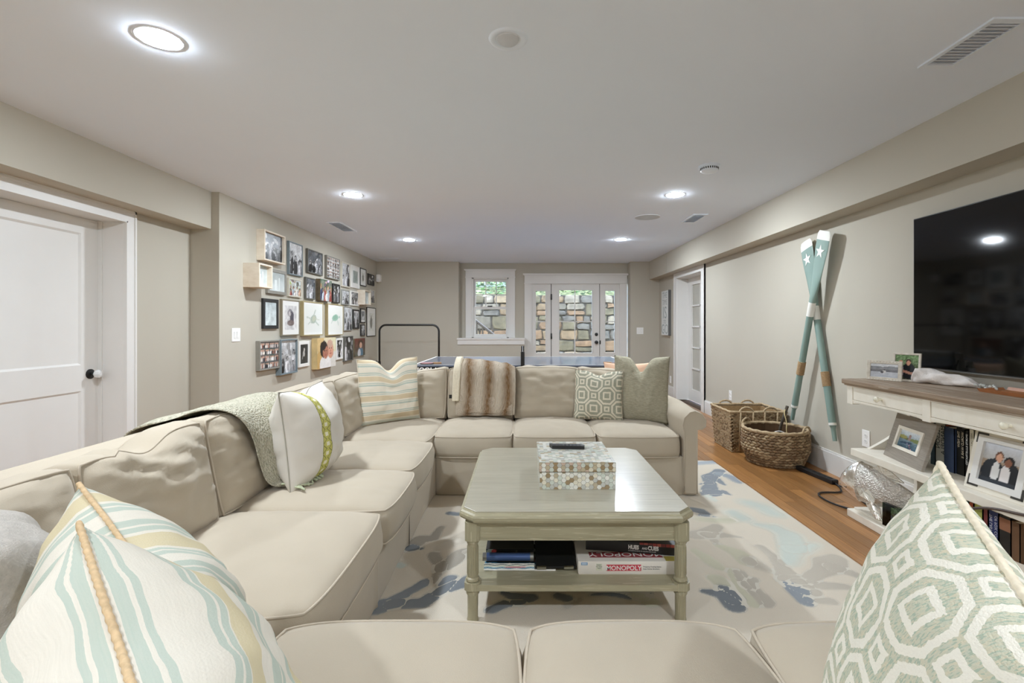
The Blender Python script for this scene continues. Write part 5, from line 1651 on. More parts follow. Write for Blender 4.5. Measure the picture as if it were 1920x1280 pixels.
def gal(l, r, tl, tr, bl, br, d, fw, fr, art, seed, lb, mw=0, canvas=False, recess=.006, xoff=0, **kw):
    """edges read off the wall, converted to metres along the wall plane"""
    D = -XP - d - xoff
    pl, pr = 420 + l * .25, 420 + r * .25
    yl, yr = D * 910 / (980 - pl), D * 910 / (980 - pr)
    zf = lambda c, y: CH - (400 + c * .25 - 611) * y / 910
    zt_ = (zf(tl, yl) + zf(tr, yr)) / 2; zb2 = (zf(bl, yl) + zf(br, yr)) / 2
    return picture('picture_frame', lb, (XP + xoff + .0005, yl, zb2), (0, 1, 0), (0, 0, 1), yr - yl, zt_ - zb2, d, fw, fr, art, seed, mw, 'gallery wall frames', canvas=canvas, recess=recess, **kw)
g = fm_
gal(305, 462, 112, 178, 350, 385, .085, .016, g['birch'], 'bw_group', 1, 'deep birch shadow box with a black and white group photo, highest on the gallery', recess=.03)
gal(490, 592, 205, 240, 458, 475, .03, .014, g['slate'], 'bw_light', 2, 'tall slate-blue frame beside the highest birch box')
gal(630, 742, 262, 300, 443, 468, .03, .016, g['dkgrey'], 'bw_group', 3, 'charcoal frame with a crowd photo between slate and collage frames')
gal(772, 870, 312, 345, 483, 500, .035, .014, g['grey'], 'collage', 4, 'grey frame holding a collage of many tiny photos')
gal(886, 948, 358, 380, 547, 560, .025, .02, g['pale'], 'bw_light', 5, 'limed wood frame with a figure in dark clothes, top row', mw=0)
gal(957, 1018, 384, 405, 556, 565, .02, .02, g['white'], 'grey_mat', 6, 'white frame with a wide white mat around a grey print', mw=.06)
gal(1023, 1068, 406, 420, 541, 550, .02, .015, g['black'], 'sketch', 7, 'thin black frame with a pencil-like portrait, top row', mw=.05)
gal(1082, 1128, 451, 462, 536, 542, .02, .018, g['black'], 'bw_dark', 8, 'small black frame with a dark photo next to the motion sensor')
gal(330, 470, 408, 435, 598, 615, .03, .035, g['grey'], 'painted_reflection', 10, 'grey frame with a painted pale reflection half hidden by the lower birch box')
gal(265, 365, 368, 395, 552, 565, .16, .015, g['birch'], 'painted_reflection', 9, 'very deep birch shadow box with a painted glass reflection, nearest the wall switch', recess=.05)
gal(488, 585, 482, 500, 624, 632, .025, .016, g['pale'], 'col_light', 11, 'light wood frame with a bright family snapshot')
gal(617, 688, 475, 490, 640, 648, .03, .014, g['dkgrey'], 'bw_group', 12, 'dark side-stained frame with a grey group portrait left of the people canvas')
gal(722, 808, 492, 505, 652, 662, .06, 0, canvas_dk, 'col_group', 13, 'frameless colour canvas of four people', canvas=True)
gal(820, 870, 523, 535, 667, 675, .03, .012, g['black'], 'bw_dark', 14, 'narrow black frame right of the people canvas')
gal(886, 942, 569, 580, 682, 690, .025, .015, g['silver'], 'bw_light', 15, 'silver frame with a dark standing figure')
gal(953, 1015, 577, 590, 690, 696, .02, .022, g['white'], 'bw_group', 16, 'white frame with a sharp black and white group, middle of the gallery')
gal(1098, 1132, 571, 576, 672, 678, .015, .012, g['pale'], 'bw_light', 18, 'pale frame tucked behind the small birch box')
gal(1058, 1103, 574, 582, 684, 688, .13, .016, g['birch'], 'pale', 17, 'small deep birch shadow box far along the gallery', recess=.04)
gal(297, 410, 634, 648, 863, 865, .025, .036, g['black'], 'pale', 19, 'broad black frame with a pale painted reflection above the collage')  # pale print stands in for the reflection on its glass
gal(437, 568, 643, 652, 917, 915, .03, .014, g['pewter'], 'baby', 20, 'bronze frame with a wide mat and a portrait of a baby', mw=.055)
gal(597, 745, 655, 672, 917, 914, .045, .014, g['gold'], 'turtle', 21, 'gold frame with a grey sea turtle drawing', mw=.03)
gal(780, 895, 675, 690, 914, 912, .045, .012, g['gold'], 'turtle_green', 22, 'gold frame with a green sea turtle drawing', mw=.03)
gal(903, 962, 696, 705, 880, 878, .02, .012, g['silver'], 'bw_light', 23, 'tall silver frame right of the green turtle')
gal(971, 1017, 716, 725, 865, 866, .02, .024, g['black'], 'bw_light', 24, 'thick black frame with two people, right of the tall silver frame')
gal(1027, 1062, 711, 715, 820, 822, .02, .018, g['black'], 'bw_group', 25, 'small black frame with white mat directly above a smaller one', mw=.03)
gal(1029, 1060, 831, 833, 918, 918, .02, .018, g['black'], 'bw_light', 26, 'smallest black frame below its matted neighbour')
gal(1073, 1138, 701, 710, 920, 922, .015, .012, g['black'], 'sketch', 27, 'large thin black frame with a wide white mat beside the wall corner', mw=.09)
gal(270, 420, 956, 948, 1184, 1155, .045, .016, g['grey'], 'collage_col', 28, 'grey frame holding a colour collage, bottom row')
gal(428, 553, 942, 945, 1210, 1195, .06, .016, g['slate'], 'bw_light', 29, 'slate-blue box frame overlapping the colour collage', recess=.02)
gal(563, 642, 958, 958, 1155, 1142, .02, .04, g['white'], 'bw_single', 30, 'wide white frame with one small figure on black')
gal(700, 838, 930, 935, 1168, 1142, .075, 0, canvas_side, 'cheeks', 31, 'large canvas close-up of a child and a man cheek to cheek', canvas=True)
gal(843, 893, 935, 935, 1098, 1090, .02, .03, g['white'], 'bw_dark', 32, 'narrow white frame right of the cheek-to-cheek canvas')
gal(904, 970, 921, 918, 1114, 1096, .03, .014, g['dkgrey'], 'bw_dark', 33, 'dark frame with two figures walking, bottom row')
gal(980, 1058, 938, 935, 1071, 1062, .03, 0, canvas_dk, 'girl', 34, 'small colour canvas of a person with long brown hair', canvas=True)

# ------------------------------------------------------------------ TELEVISION
tv = empty('television', (2.5, 2.25, .94), 'large wall-mounted flat television with black glossy screen', 'television')
tvy0, tvy1, tvz0, tvz1 = 1.41, 3.09, .945, 1.889
box('back_housing', 2.515, 2.5495, tvy0 + .1, tvy1 - .1, tvz0 + .1, tvz1 - .1, M_blackp, tv)
box('bezel', 2.488, 2.518, tvy0, tvy1, tvz0, tvz1, mat('tv_bezel', (14, 14, 14), .35), tv, bev=.003)
M_scr, t, b = principled('tv_screen'); b.inputs['Base Color'].default_value = (.0025, .0025, .0022, 1); b.inputs['Roughness'].default_value = .06; b.inputs['Specular IOR Level'].default_value = .35
box('screen', 2.4865, 2.489, tvy0 + .006, tvy1 - .006, tvz0 + .012, tvz1 - .006, M_scr, tv)
box('lower_trim', 2.486, 2.49, tvy0, tvy1, tvz0, tvz0 + .006, mat('tv_silver_trim', (130, 130, 128), .3, metal=.7), tv)

# ------------------------------------------------------------------ MEDIA CONSOLE
m, t, b = principled('driftwood_top'); M_drift = m
g1 = TEX(t, 'ShaderNodeTexNoise', 1, stretch=(40, 2.5, 40), detail=6)
g2 = TEX(t, 'ShaderNodeTexNoise', 1, stretch=(60, 3, 60), detail=4)
col = MIX(t, g1.outputs[0], C(104, 82, 62), C(178, 158, 136)); col = MIX(t, NM(t, 'MULTIPLY', NM(t, 'GREATER_THAN', g2.outputs[0], .58), .5), col, C(196, 184, 168))
t.links.new(col, b.inputs['Base Color']); b.inputs['Roughness'].default_value = .6; BUMP(t, b, g1.outputs[0], .3, .004)
M_chalk = mat('chalky_white_paint', (234, 229, 217), .7, var=.03, scale=14, rgb2=(226, 220, 206))
M_knob = mat('ceramic_knob', (232, 228, 208), .15, coat=.8, var=.02)
con = empty('media_console', (2.3, 2.06, 0), 'white painted media console with weathered wood top and open shelves', 'media console')
CX, CY0, CY1, CZ = 2.04, 1.0, 3.11, .875
MB().box(CX, XR - .02, CY0, CY1, CZ - .03, CZ, bev=.006).build('top', M_drift, con)
MB().box(CX + .012, XR - .03, CY0 + .012, CY1 - .012, CZ - .04, CZ - .029).build('top_molding', M_drift, con)
body = MB().box(CX + .03, XR - .02, CY0 + .035, CY1 - .035, .745, .838)
posts = ((3.03, 3.078), (2.452, 2.50), (1.61, 1.655), (1.03, 1.08))
for a, c in posts: body.box(CX + .018, CX + .06, a, c, .722, .84)
for i in range(3):
    body.box(CX + .02, CX + .05, posts[i + 1][1], posts[i][0], .828, .84).box(CX + .02, CX + .05, posts[i + 1][1], posts[i][0], .738, .750)
body.build('carcass', M_chalk, con)
# scalloped apron boards below the drawers
for i in range(3):
    y0, y1 = posts[i + 1][1], posts[i][0]
    v = []; n = 24
    for k in range(n + 1):
        s = k / n; y = y0 + (y1 - y0) * s
        z = .726 + .012 * math.sin(PI * s) ** .5
        v += [(CX + .022, y, z), (CX + .022, y, .742), (CX + .04, y, z), (CX + .04, y, .742)]
    f = []
    for k in range(n):
        a = k * 4; f += [(a, a + 1, a + 5, a + 4), (a + 2, a + 6, a + 7, a + 3), (a, a + 4, a + 6, a + 2)]
    MB().add(v, f).build('apron', M_chalk, con)
for i, ky in ((0, (2.786,)), (1, (2.05,)), (2, (1.345,))):
    y0, y1 = posts[i + 1][1] + .003, posts[i][0] - .003
    dr = MB().box(CX + .021, CX + .06, y0, y1, .7515, .8265, bev=.002).build('drawer', M_chalk, con)
    for y in ky:
        MB().lathe([(.008, 0), (.007, .012), (.012, .02), (.0165, .028), (.0165, .034), (.012, .04), (.0005, .0425)], 20, mtx=Matrix.Translation((CX + .021, y, .788)) @ Matrix.Rotation(-PI / 2, 4, 'Y'), cap=False).build('knob', M_knob, dr, smooth=True)
# shelf, plinth, curved end panels, back posts
SH = .445
MB().box(CX + .02, XR - .02, CY0 + .05, 3.05, SH - .045, SH, bev=.004).build('shelf', M_chalk, con)
MB().box(2.07, XR - .02, CY0 + .05, 3.10, .0, .05, bev=.006).build('plinth', M_chalk, con)
MB().box(2.10, XR - .02, CY0 + .05, 3.075, .05, .066, bev=.003).build('plinth_step', M_chalk, con)
def curved_side(y, par):
    v = []; f = []; n = 18
    for k in range(n + 1):
        s = k / n
        z = .42 + (.745 - .42) * s
        xf = 2.10 + .34 * (1 - (1 - s) ** 2.2) if s < .6 else 2.10 + .34 * (1 - (1 - s) ** 2.2) - .16 * ((s - .6) / .4) ** 2
        v += [(xf, y, z), (XR - .02, y, z), (xf, y + .024, z), (XR - .02, y + .024, z)]
    for k in range(n):
        a = k * 4
        f += [(a, a + 1, a + 5, a + 4), (a + 2, a + 6, a + 7, a + 3), (a, a + 4, a + 6, a + 2)]
    MB().add(v, f).build('curved_side', M_chalk, par, smooth=True, angle=40)
    v = []; f = []
    for k in range(n + 1):
        s = k / n; z = .05 + (.40 - .05) * s
        xf = 2.40 + .05 * math.sin(PI * s)
        v += [(xf, y, z), (XR - .02, y, z), (xf, y + .024, z), (XR - .02, y + .024, z)]
    for k in range(n):
        a = k * 4
        f += [(a, a + 1, a + 5, a + 4), (a + 2, a + 6, a + 7, a + 3), (a, a + 4, a + 6, a + 2)]
    MB().add(v, f).build('lower_side', M_chalk, par, smooth=True, angle=40)
for y in (3.015, 2.0 - .9 + .0): curved_side(y, con)
for y in (2.476, 1.63):
    box('divider_post', XR - .06, XR - .02, y - .02, y + .02, .05, .75, M_chalk, con)

# things on the console ------------------------------------------------
pearlf = mat('pearl_inlay_frame', (222, 216, 204), .25, var=.10, scale=45, coat=.4, rgb2=(196, 188, 174))
def stand_frame(lb, p0, p1, ht, d, fw, m_f, art, seed, lean=.10, **kw):
    p0 = Vector(p0); p1 = Vector(p1); U = (p1 - p0); wd = U.length; U.normalize()
    N0 = U.cross(Vector((0, 0, 1)))
    V = (Vector((0, 0, 1)) - N0 * lean).normalized()
    N = U.cross(V)
    return picture('photo_frame', lb, p0 - N * d + Vector((0, 0, .001)), U, V, wd, ht, d, fw, m_f, art, seed, cat='photo frame', **kw)
e = stand_frame('low pearl-inlay photo frame with a black and white beach scene', (2.165, 3.06, CZ), (2.262, 2.90, CZ), .122, .012, .02, pearlf, 'beach', 41, easel=.05)
mb = MB()
U = Vector((.097, -.16, 0)).normalized(); N0 = U.cross(Vector((0, 0, 1))); V = (Vector((0, 0, 1)) - N0 * .1).normalized(); N = U.cross(V)
for k in range(10):
    for zz_ in (.008, .114):
        mb.lathe([(.0035, 0), (.0025, .0025), (.0003, .0035)], 8, mtx=frame_m(Vector((2.165, 3.06, CZ)) + U * (.014 + k * .0172) + V * zz_, U, V, N), cap=False)
finish(mb.build('pearl_bead', mat('pearl_bead', (240, 236, 228), .1, coat=1), e, smooth=True), kind='stuff')
stand_frame('upright pearl-inlay photo frame with a couple in a garden', (2.272, 2.99, CZ), (2.343, 2.865, CZ), .172, .012, .012, pearlf, 'couple_garden', 42, lean=.12, easel=.05)
# bunched white cloth
cl = empty('white_cloth', (2.38, 2.8, CZ), 'bunched soft white cloth lying on the console', 'cloth')
v = []; f = []; A, B = 40, 20
p0, p1 = Vector((2.335, 2.90, CZ)), Vector((2.46, 2.60, CZ))
for i in range(A + 1):
    s = i / A
    c = p0.lerp(p1, s); d = (p1 - p0).normalized(); sd = Vector((-d.y, d.x, 0))
    hh = (.055 * (1 - s) ** .7 + .03) * min(1, (s + .05) * 8) * min(1, (1 - s) * 5 + .25)
    ww = .05 * min(1, (s + .1) * 5) * (1 - .5 * s)
    for k in range(B):
        a = 2 * PI * k / B
        r = 1 + .22 * math.sin(3 * a + s * 14) + .3 * noise.noise(Vector((s * 7, math.cos(a) * 2, math.sin(a) * 2)))
        v.append(c + sd * (ww * math.cos(a) * r) + Vector((0, 0, max(.002, hh * .5 + hh * .55 * math.sin(a) * r))))
for i in range(A):
    for k in range(B):
        l = (k + 1) % B
        f.append((i * B + k, (i + 1) * B + k, (i + 1) * B + l, i * B + l))
f.append(tuple(range(B))); f.append(tuple(A * B + B - 1 - k for k in range(B)))
MB().add(v, f).build('cloth_folds', mat('soft_white_cotton', (226, 220, 216), .95, var=.05, scale=40, bump=.3, bscale=200), cl, smooth=True)
gb = empty('glass_beads', (2.46, 2.56, CZ), 'small cluster of clear glass beads next to the white cloth', 'beads')
rg = random.Random(6)
for k in range(16):
    q = Vector((2.44 + rg.uniform(-.02, .03), 2.60 - .0055 * k + rg.uniform(-.01, .01), CZ + .009 + (k % 3) * .006))
    MB().lathe([(.0005, -.009), (.007, -.006), (.0095, 0), (.007, .006), (.0005, .009)], 10, mtx=Matrix.Translation(q), cap=False).build('bead', mat('glass_bead', (214, 218, 214), .05, coat=1, metal=.4), gb, smooth=True)
tr = empty('leather_tray', (2.43, 2.3, CZ), 'flat brown leather valet tray on the console', 'tray')
M_lea = mat('tan_leather', (168, 108, 64), .45, var=.12, scale=20)
v = [(2.335, 2.50, CZ + .002), (2.36, 2.02, CZ + .002), (2.50, 2.02, CZ + .002), (2.51, 2.50, CZ + .002)]
MB().prism([(2.335, 2.48), (2.325, 2.02), (2.50, 2.02), (2.51, 2.52)], CZ, CZ + .004).build('tray_base', M_lea, tr)
def wall_strip(a, b3, h):
    a = Vector(a); b3 = Vector(b3); d = (b3 - a).normalized(); nr = Vector((d.y, -d.x, 0)) * .012
    MB().add([a, b3, b3 + nr + Vector((0, 0, h)), a + nr + Vector((0, 0, h)), a + nr * .2, b3 + nr * .2], [(0, 1, 2, 3), (5, 4, 3, 2)]).build('tray_wall', M_lea, tr)
wall_strip((2.335, 2.48, CZ + .001), (2.325, 2.02, CZ + .001), .018); wall_strip((2.51, 2.52, CZ + .001), (2.335, 2.48, CZ + .001), .014); wall_strip((2.50, 2.02, CZ + .001), (2.51, 2.52, CZ + .001), .018)

# shelf: grey barnwood frame, white bracket frame, books
barn = mat('grey_barnwood', (156, 148, 136), .7, var=.1, scale=6, stretch=(2, 2, 40), rgb2=(136, 128, 118))
stand_frame('grey barnwood photo frame with a city view on the console shelf', (2.15, 2.895, SH), (2.088, 2.545, SH), .262, .016, .065, barn, 'city', 43, lean=.30, inner=(.018, M_chalk), easel=.07)
e = stand_frame('white photo frame with black metal corners showing two friends', (2.110, 2.325, SH), (2.122, 2.045, SH), .285, .016, .026, M_chalk, 'two_friends', 44, lean=.24, inner=(.028, M_trim), easel=.07)
U = Vector((.012, -.28, 0)).normalized(); N0 = U.cross(Vector((0, 0, 1))); V = (Vector((0, 0, 1)) - N0 * .24).normalized(); N = U.cross(V)
F = frame_m(Vector((2.110, 2.325, SH + .001)), U, V, N)
for sx in (0, 1):
    for sy in (0, 1):
        wd, ht = .28, .285; L_ = .05; tk = .0095
        x0 = .016 if not sx else wd - .016 - L_; y0 = .016 if not sy else ht - .016 - tk
        xv = .016 if not sx else wd - .016 - tk; yv = .016 if not sy else ht - .016 - L_
        MB().box(x0, x0 + L_, y0, y0 + tk, .0, .003, mtx=F).box(xv, xv + tk, yv, yv + L_, .0, .003, mtx=F).build('corner_bracket', mat('bracket_black', (58, 55, 50), .5), e)

def book(lb, y1, th_, ht, dp, x0, z0, rgb, title=None, tcol=(235, 232, 224), tsize=.02, lean=0, two=None, rgb_band=None):
    nm = 'book'
    e = empty(nm, (x0, y1 - th_ / 2, z0), lb, 'book')
    T = Matrix.Translation((x0, y1 - th_, z0)) @ Matrix.Rotation(lean, 4, 'X')
    cv = mat('cover_%d_%d_%d' % rgb, rgb, .5, var=.06, scale=20)
    mb = MB().box(0, .003, 0, th_, 0, ht, mtx=T).box(0, dp, 0, .003, 0, ht, mtx=T).box(0, dp, th_ - .003, th_, 0, ht, mtx=T)
    mb.build('cover', cv, e)
    MB().box(.003, dp - .004, .003, th_ - .003, .004, ht - .004, mtx=T).build('pages', mat('book_pages', (226, 218, 200), .9), e)
    if rgb_band:
        MB().box(-.0006, .002, .001, th_ - .001, ht * rgb_band[1], ht * rgb_band[2], mtx=T).build('spine_band', mat('band_%d_%d_%d' % rgb_band[0], rgb_band[0], .5), e)
    if title:
        tm = mat('ink_%d_%d_%d' % tcol, tcol, .6)
        # reads top to bottom along the spine
        rows = title if isinstance(title, (list, tuple)) else [title]
        n = len(rows)
        for k, r in enumerate(rows):
            yy = th_ * (n - k - .5) / n - tsize * .33 if False else th_ * (n - k - .5) / n
            text_mesh('spine_title', r, tsize, tm, T @ frame_m((-.0009, yy - tsize * .35 * -1 - tsize * .7, ht * .93), (0, 0, -1), (0, 1, 0), (-1, 0, 0)), e, extrude=.0003)
    return e
bxs = 2.27
book('teal book behind the grey barnwood frame', 2.70, .03, .235, .16, bxs, SH, (60, 84, 92))
book('white book titled nelson mandela on the console shelf', 2.668, .062, .245, .17, bxs, SH, (214, 212, 200), ['NELSON', 'MANDELA'], (50, 60, 62), .034)
book('orange-red book squeezed beside the white biography', 2.604, .022, .235, .17, bxs, SH, (176, 92, 62))
book('blue hardback standing between the red and black books', 2.58, .062, .232, .18, bxs - .03, SH, (62, 76, 104))
book('black book on world war two with white spine title', 2.516, .046, .24, .17, bxs - .02, SH, (24, 24, 22), ['THE NEW', 'WORLD WAR II'], (226, 214, 190), .019)
book('black and white sports book on the console shelf', 2.468, .02, .235, .17, bxs - .02, SH, (30, 30, 30), ['SPORTS ILLUSTRATED'], (238, 238, 236), .016)
book('cream book with small spine print beside the sports book', 2.446, .028, .245, .17, bxs - .02, SH, (220, 212, 192), ['HISTORY'], (150, 140, 120), .016)
PZ = .066
book('dark green book on the bottom console shelf', 2.50, .03, .26, .17, bxs, PZ, (64, 84, 54))
book('orange book on the bottom console shelf', 2.468, .025, .25, .17, bxs, PZ, (170, 84, 50))
book('lime green book on the bottom console shelf', 2.44, .045, .262, .17, bxs, PZ, (168, 176, 92))
book('maroon book on the bottom console shelf', 2.392, .025, .245, .17, bxs, PZ, (120, 52, 52))
book('navy blue book titled the last stand of fox company', 2.365, .05, .25, .17, bxs, PZ, (36, 50, 104), ['THE LAST STAND', 'OF FOX COMPANY'], (214, 218, 228), .019)
book('black biography with a face on its spine', 2.312, .055, .25, .17, bxs, PZ, (34, 32, 30), rgb_band=((150, 104, 78), .72, .95))
book('brown book at the end of the bottom shelf', 2.255, .04, .24, .17, bxs, PZ, (112, 82, 58))

# silver fish sculpture
fs = empty('fish_sculpture', (2.14, 2.9, .066), 'polished silver fish sculpture with scales on the bottom console shelf', 'sculpture')
m, t, b = principled('polished_silver_scales'); M_scale = m
vo = TEX(t, 'ShaderNodeTexVoronoi', 95); b.inputs['Metallic'].default_value = .9; b.inputs['Roughness'].default_value = .34
t.links.new(MIX(t, vo.outputs['Distance'], C(250, 248, 244), C(214, 212, 206)), b.inputs['Base Color']); BUMP(t, b, vo.outputs['Distance'], .9, .006)
M_silv = mat('polished_silver', (248, 246, 242), .24, metal=.9, var=.05, scale=30, bump=.25, bscale=60)
a0, a1 = Vector((2.045, 3.115, .235)), Vector((2.235, 2.60, .235))
ax = (a1 - a0); LEN = ax.length; ax.normalize(); sdv = Vector((-ax.y, ax.x, 0)); upv = Vector((0, 0, 1))
prof = [(0, .024, .014, -.012), (.03, .052, .030, -.006), (.08, .078, .044, .004), (.15, .106, .056, .014), (.22, .120, .064, .018), (.32, .118, .062, .012), (.45, .104, .054, .004), (.6, .080, .042, -.006), (.75, .056, .030, -.016), (.88, .036, .018, -.022), (.94, .032, .012, -.024)]
def fish_ring(s, rz, ry, dz, n=24):
    c = a0 + ax * (LEN * s) + upv * dz
    return [c + upv * (rz * math.sin(2 * PI * k / n)) + sdv * (ry * math.cos(2 * PI * k / n)) for k in range(n)]
def interp(prof, s):
    for p, q in zip(prof, prof[1:]):
        if p[0] <= s <= q[0]:
            tt = (s - p[0]) / (q[0] - p[0]); return [p[k] + (q[k] - p[k]) * tt for k in range(4)]
    return list(prof[-1])
def fish_part(nm, s0, s1, m_, n=24, steps=20, grow=1.0, cap0=True, cap1=True):
    v = []; f = []
    for i in range(steps + 1):
        s = s0 + (s1 - s0) * i / steps
        _, rz, ry, dz = interp(prof, s)
        v += fish_ring(s, rz * grow, ry * grow, dz, n)
    for i in range(steps):
        for k in range(n):
            l = (k + 1) % n; f.append((i * n + k, (i + 1) * n + k, (i + 1) * n + l, i * n + l))
    if cap0: f.append(tuple(range(n)))
    if cap1: f.append(tuple(steps * n + n - 1 - k for k in range(n)))
    return MB().add(v, f).build(nm, m_, fs, smooth=True, angle=60)
fish_part('body', .22, .94, M_scale)
hd = fish_part('head', 0, .2, M_silv, steps=14)
fish_part('gill_plate', .185, .235, M_silv, grow=1.035, steps=4)
# mouth groove and eye on the side that faces the room (-sdv or +sdv whichever is -X)
sg = -1 if sdv.x > 0 else 1
ec = a0 + ax * (LEN * .105) + upv * .038 + sdv * sg * .040
Nn = (sdv * sg).normalized()
Fm = frame_m(ec, ax, Vector((0, 0, 1)), ax.cross(Vector((0, 0, 1))))
if Fm.col[2].to_3d().dot(Nn) < 0: Fm = frame_m(ec, -ax, Vector((0, 0, 1)), (-ax).cross(Vector((0, 0, 1))))
MB().lathe([(.017, -.004), (.016, .004), (.012, .006), (.010, .004), (.008, .007), (.0005, .009)], 20, mtx=Fm, cap=False).build('eye', M_silv, hd, smooth=True)
MB().tube([a0 + ax * (LEN * s) + upv * (-.03 - s * .02) + sdv * sg * (.012 + s * .28) for s in (0, .03, .06, .09, .12)], .004, n=6).build('mouth_line', mat('dark_metal', (120, 112, 100), .4, metal=.8), hd)  # mouth drawn as a line of darker metal
def fin(nm, pts, th2=.004):
    P_ = [Vector(p) for p in pts]; nr = Nn * th2
    n = len(P_); v = [p + nr for p in P_] + [p - nr for p in P_]
    f = [tuple(range(n)), tuple(range(2 * n - 1, n - 1, -1))] + [(i, n + i, n + (i + 1) % n, (i + 1) % n) for i in range(n)]
    o = MB().add(v, f).build(nm, M_silv, fs)
    mb = MB()
    c0 = (P_[0] + P_[-1]) / 2
    for k in range(1, n - 1):
        for h_ in (0, .33, .66):
            q = P_[k].lerp(P_[min(k + 1, n - 2)], h_)
            mb.tube([c0 + nr, q + nr], .0022, n=4)
    mb.build('fin_ray', M_silv, o)
def fp(s, z, off=0.0): return a0 + ax * (LEN * s) + upv * z + Nn * off
fin('pelvic_fin', [fp(.32, -.07, .03), fp(.34, -.105, .035), fp(.44, -.168, .04), fp(.50, -.160, .04), fp(.48, -.10, .035), fp(.44, -.08, .03)])
fin('pectoral_fin', [fp(.25, -.01, .058), fp(.30, -.05, .062), fp(.44, -.075, .058), fp(.46, -.05, .056), fp(.38, -.0, .058)])
fin('tail_fin', [fp(.93, .0), fp(1.02, .06), fp(1.08, .07), fp(1.05, -.02), fp(1.08, -.10), fp(1.02, -.09), fp(.93, -.05)])
fin('dorsal_fin', [fp(.35, .11), fp(.42, .145), fp(.55, .125), fp(.68, .08), fp(.6, .065)])
# acrylic photo block
ab = empty('acrylic_photo_block', (2.12, 2.75, .066), 'clear acrylic block with a small photo in front of the fish', 'photo block')
pa, pb = Vector((2.075, 2.80, .066)), Vector((2.10, 2.62, .066)); U = (pb - pa); wd = U.length; U.normalize(); V = Vector((0, 0, 1)); N = U.cross(V)
F = frame_m(pa, U, V, N)
MB().box(0, wd, 0, .13, -.02, 0, mtx=F).build('acrylic', M_acryl, ab)
print_mesh('print', pa + U * .045 + V * .025 - N * .010, U, V, wd - .06, .09, photo('orchard', 47, 26, 18), ab)

# black bar and cables on the floor
pbx = empty('power_bar', (2.36, 3.9, 0), 'long black power strip on the wood floor by the baseboard', 'power strip')
T = frame_m((2.385, 3.70, 0), Vector((-.06, .42, 0)).normalized(), Vector((-.42, -.06, 0)).normalized(), (0, 0, 1))
MB().box(0, .40, -.028, .028, 0, .036, mtx=T, bev=.006).build('strip_body', M_blackp, pbx)
for k in range(6): MB().box(.04 + k * .055, .07 + k * .055, -.012, .012, .0355, .0375, mtx=T).build('socket', mat('socket_dark', (12, 12, 12), .6), pbx)
def smoothpath(P_, it=3):
    P_ = [Vector(p) for p in P_]
    for _ in range(it):
        Q = [P_[0]]
        for a, c in zip(P_, P_[1:]): Q += [a.lerp(c, .25), a.lerp(c, .75)]
        Q.append(P_[-1]); P_ = Q
    return P_
o = MB().tube(smoothpath([(2.385, 3.71, .012), (2.36, 3.60, .008), (2.30, 3.50, .008), (2.16, 3.52, .008), (2.10, 3.46, .008), (2.09, 3.32, .008), (2.14, 3.20, .008), (2.22, 3.12, .008), (2.42, 3.11, .008)]), .006, n=8).build('power_cable', M_blackp, smooth=True)
finish(o, 'black cable looping on the floor in front of the console end', 'cable')
o = MB().tube(smoothpath([(2.385, 3.71, .006), (2.40, 3.55, .006), (2.34, 3.36, .006), (2.30, 3.2, .006), (2.34, 3.115, .006)]), .005, n=8).build('power_cable', M_blackp, smooth=True)
finish(o, 'black cable running straight from the power strip to the console', 'cable')
o = MB().tube(smoothpath([(2.27, 2.40, .09), (2.16, 2.38, .18), (2.08, 2.34, .27), (2.045, 2.25, .36), (2.04, 2.12, .42), (2.05, 1.95, .44), (2.2, 1.85, .455)]), .006, n=8).build('power_cable', mat('brown_cable', (74, 60, 54), .5), smooth=True)
finish(o, 'dark brown cable hanging across the console shelf edge', 'cable')

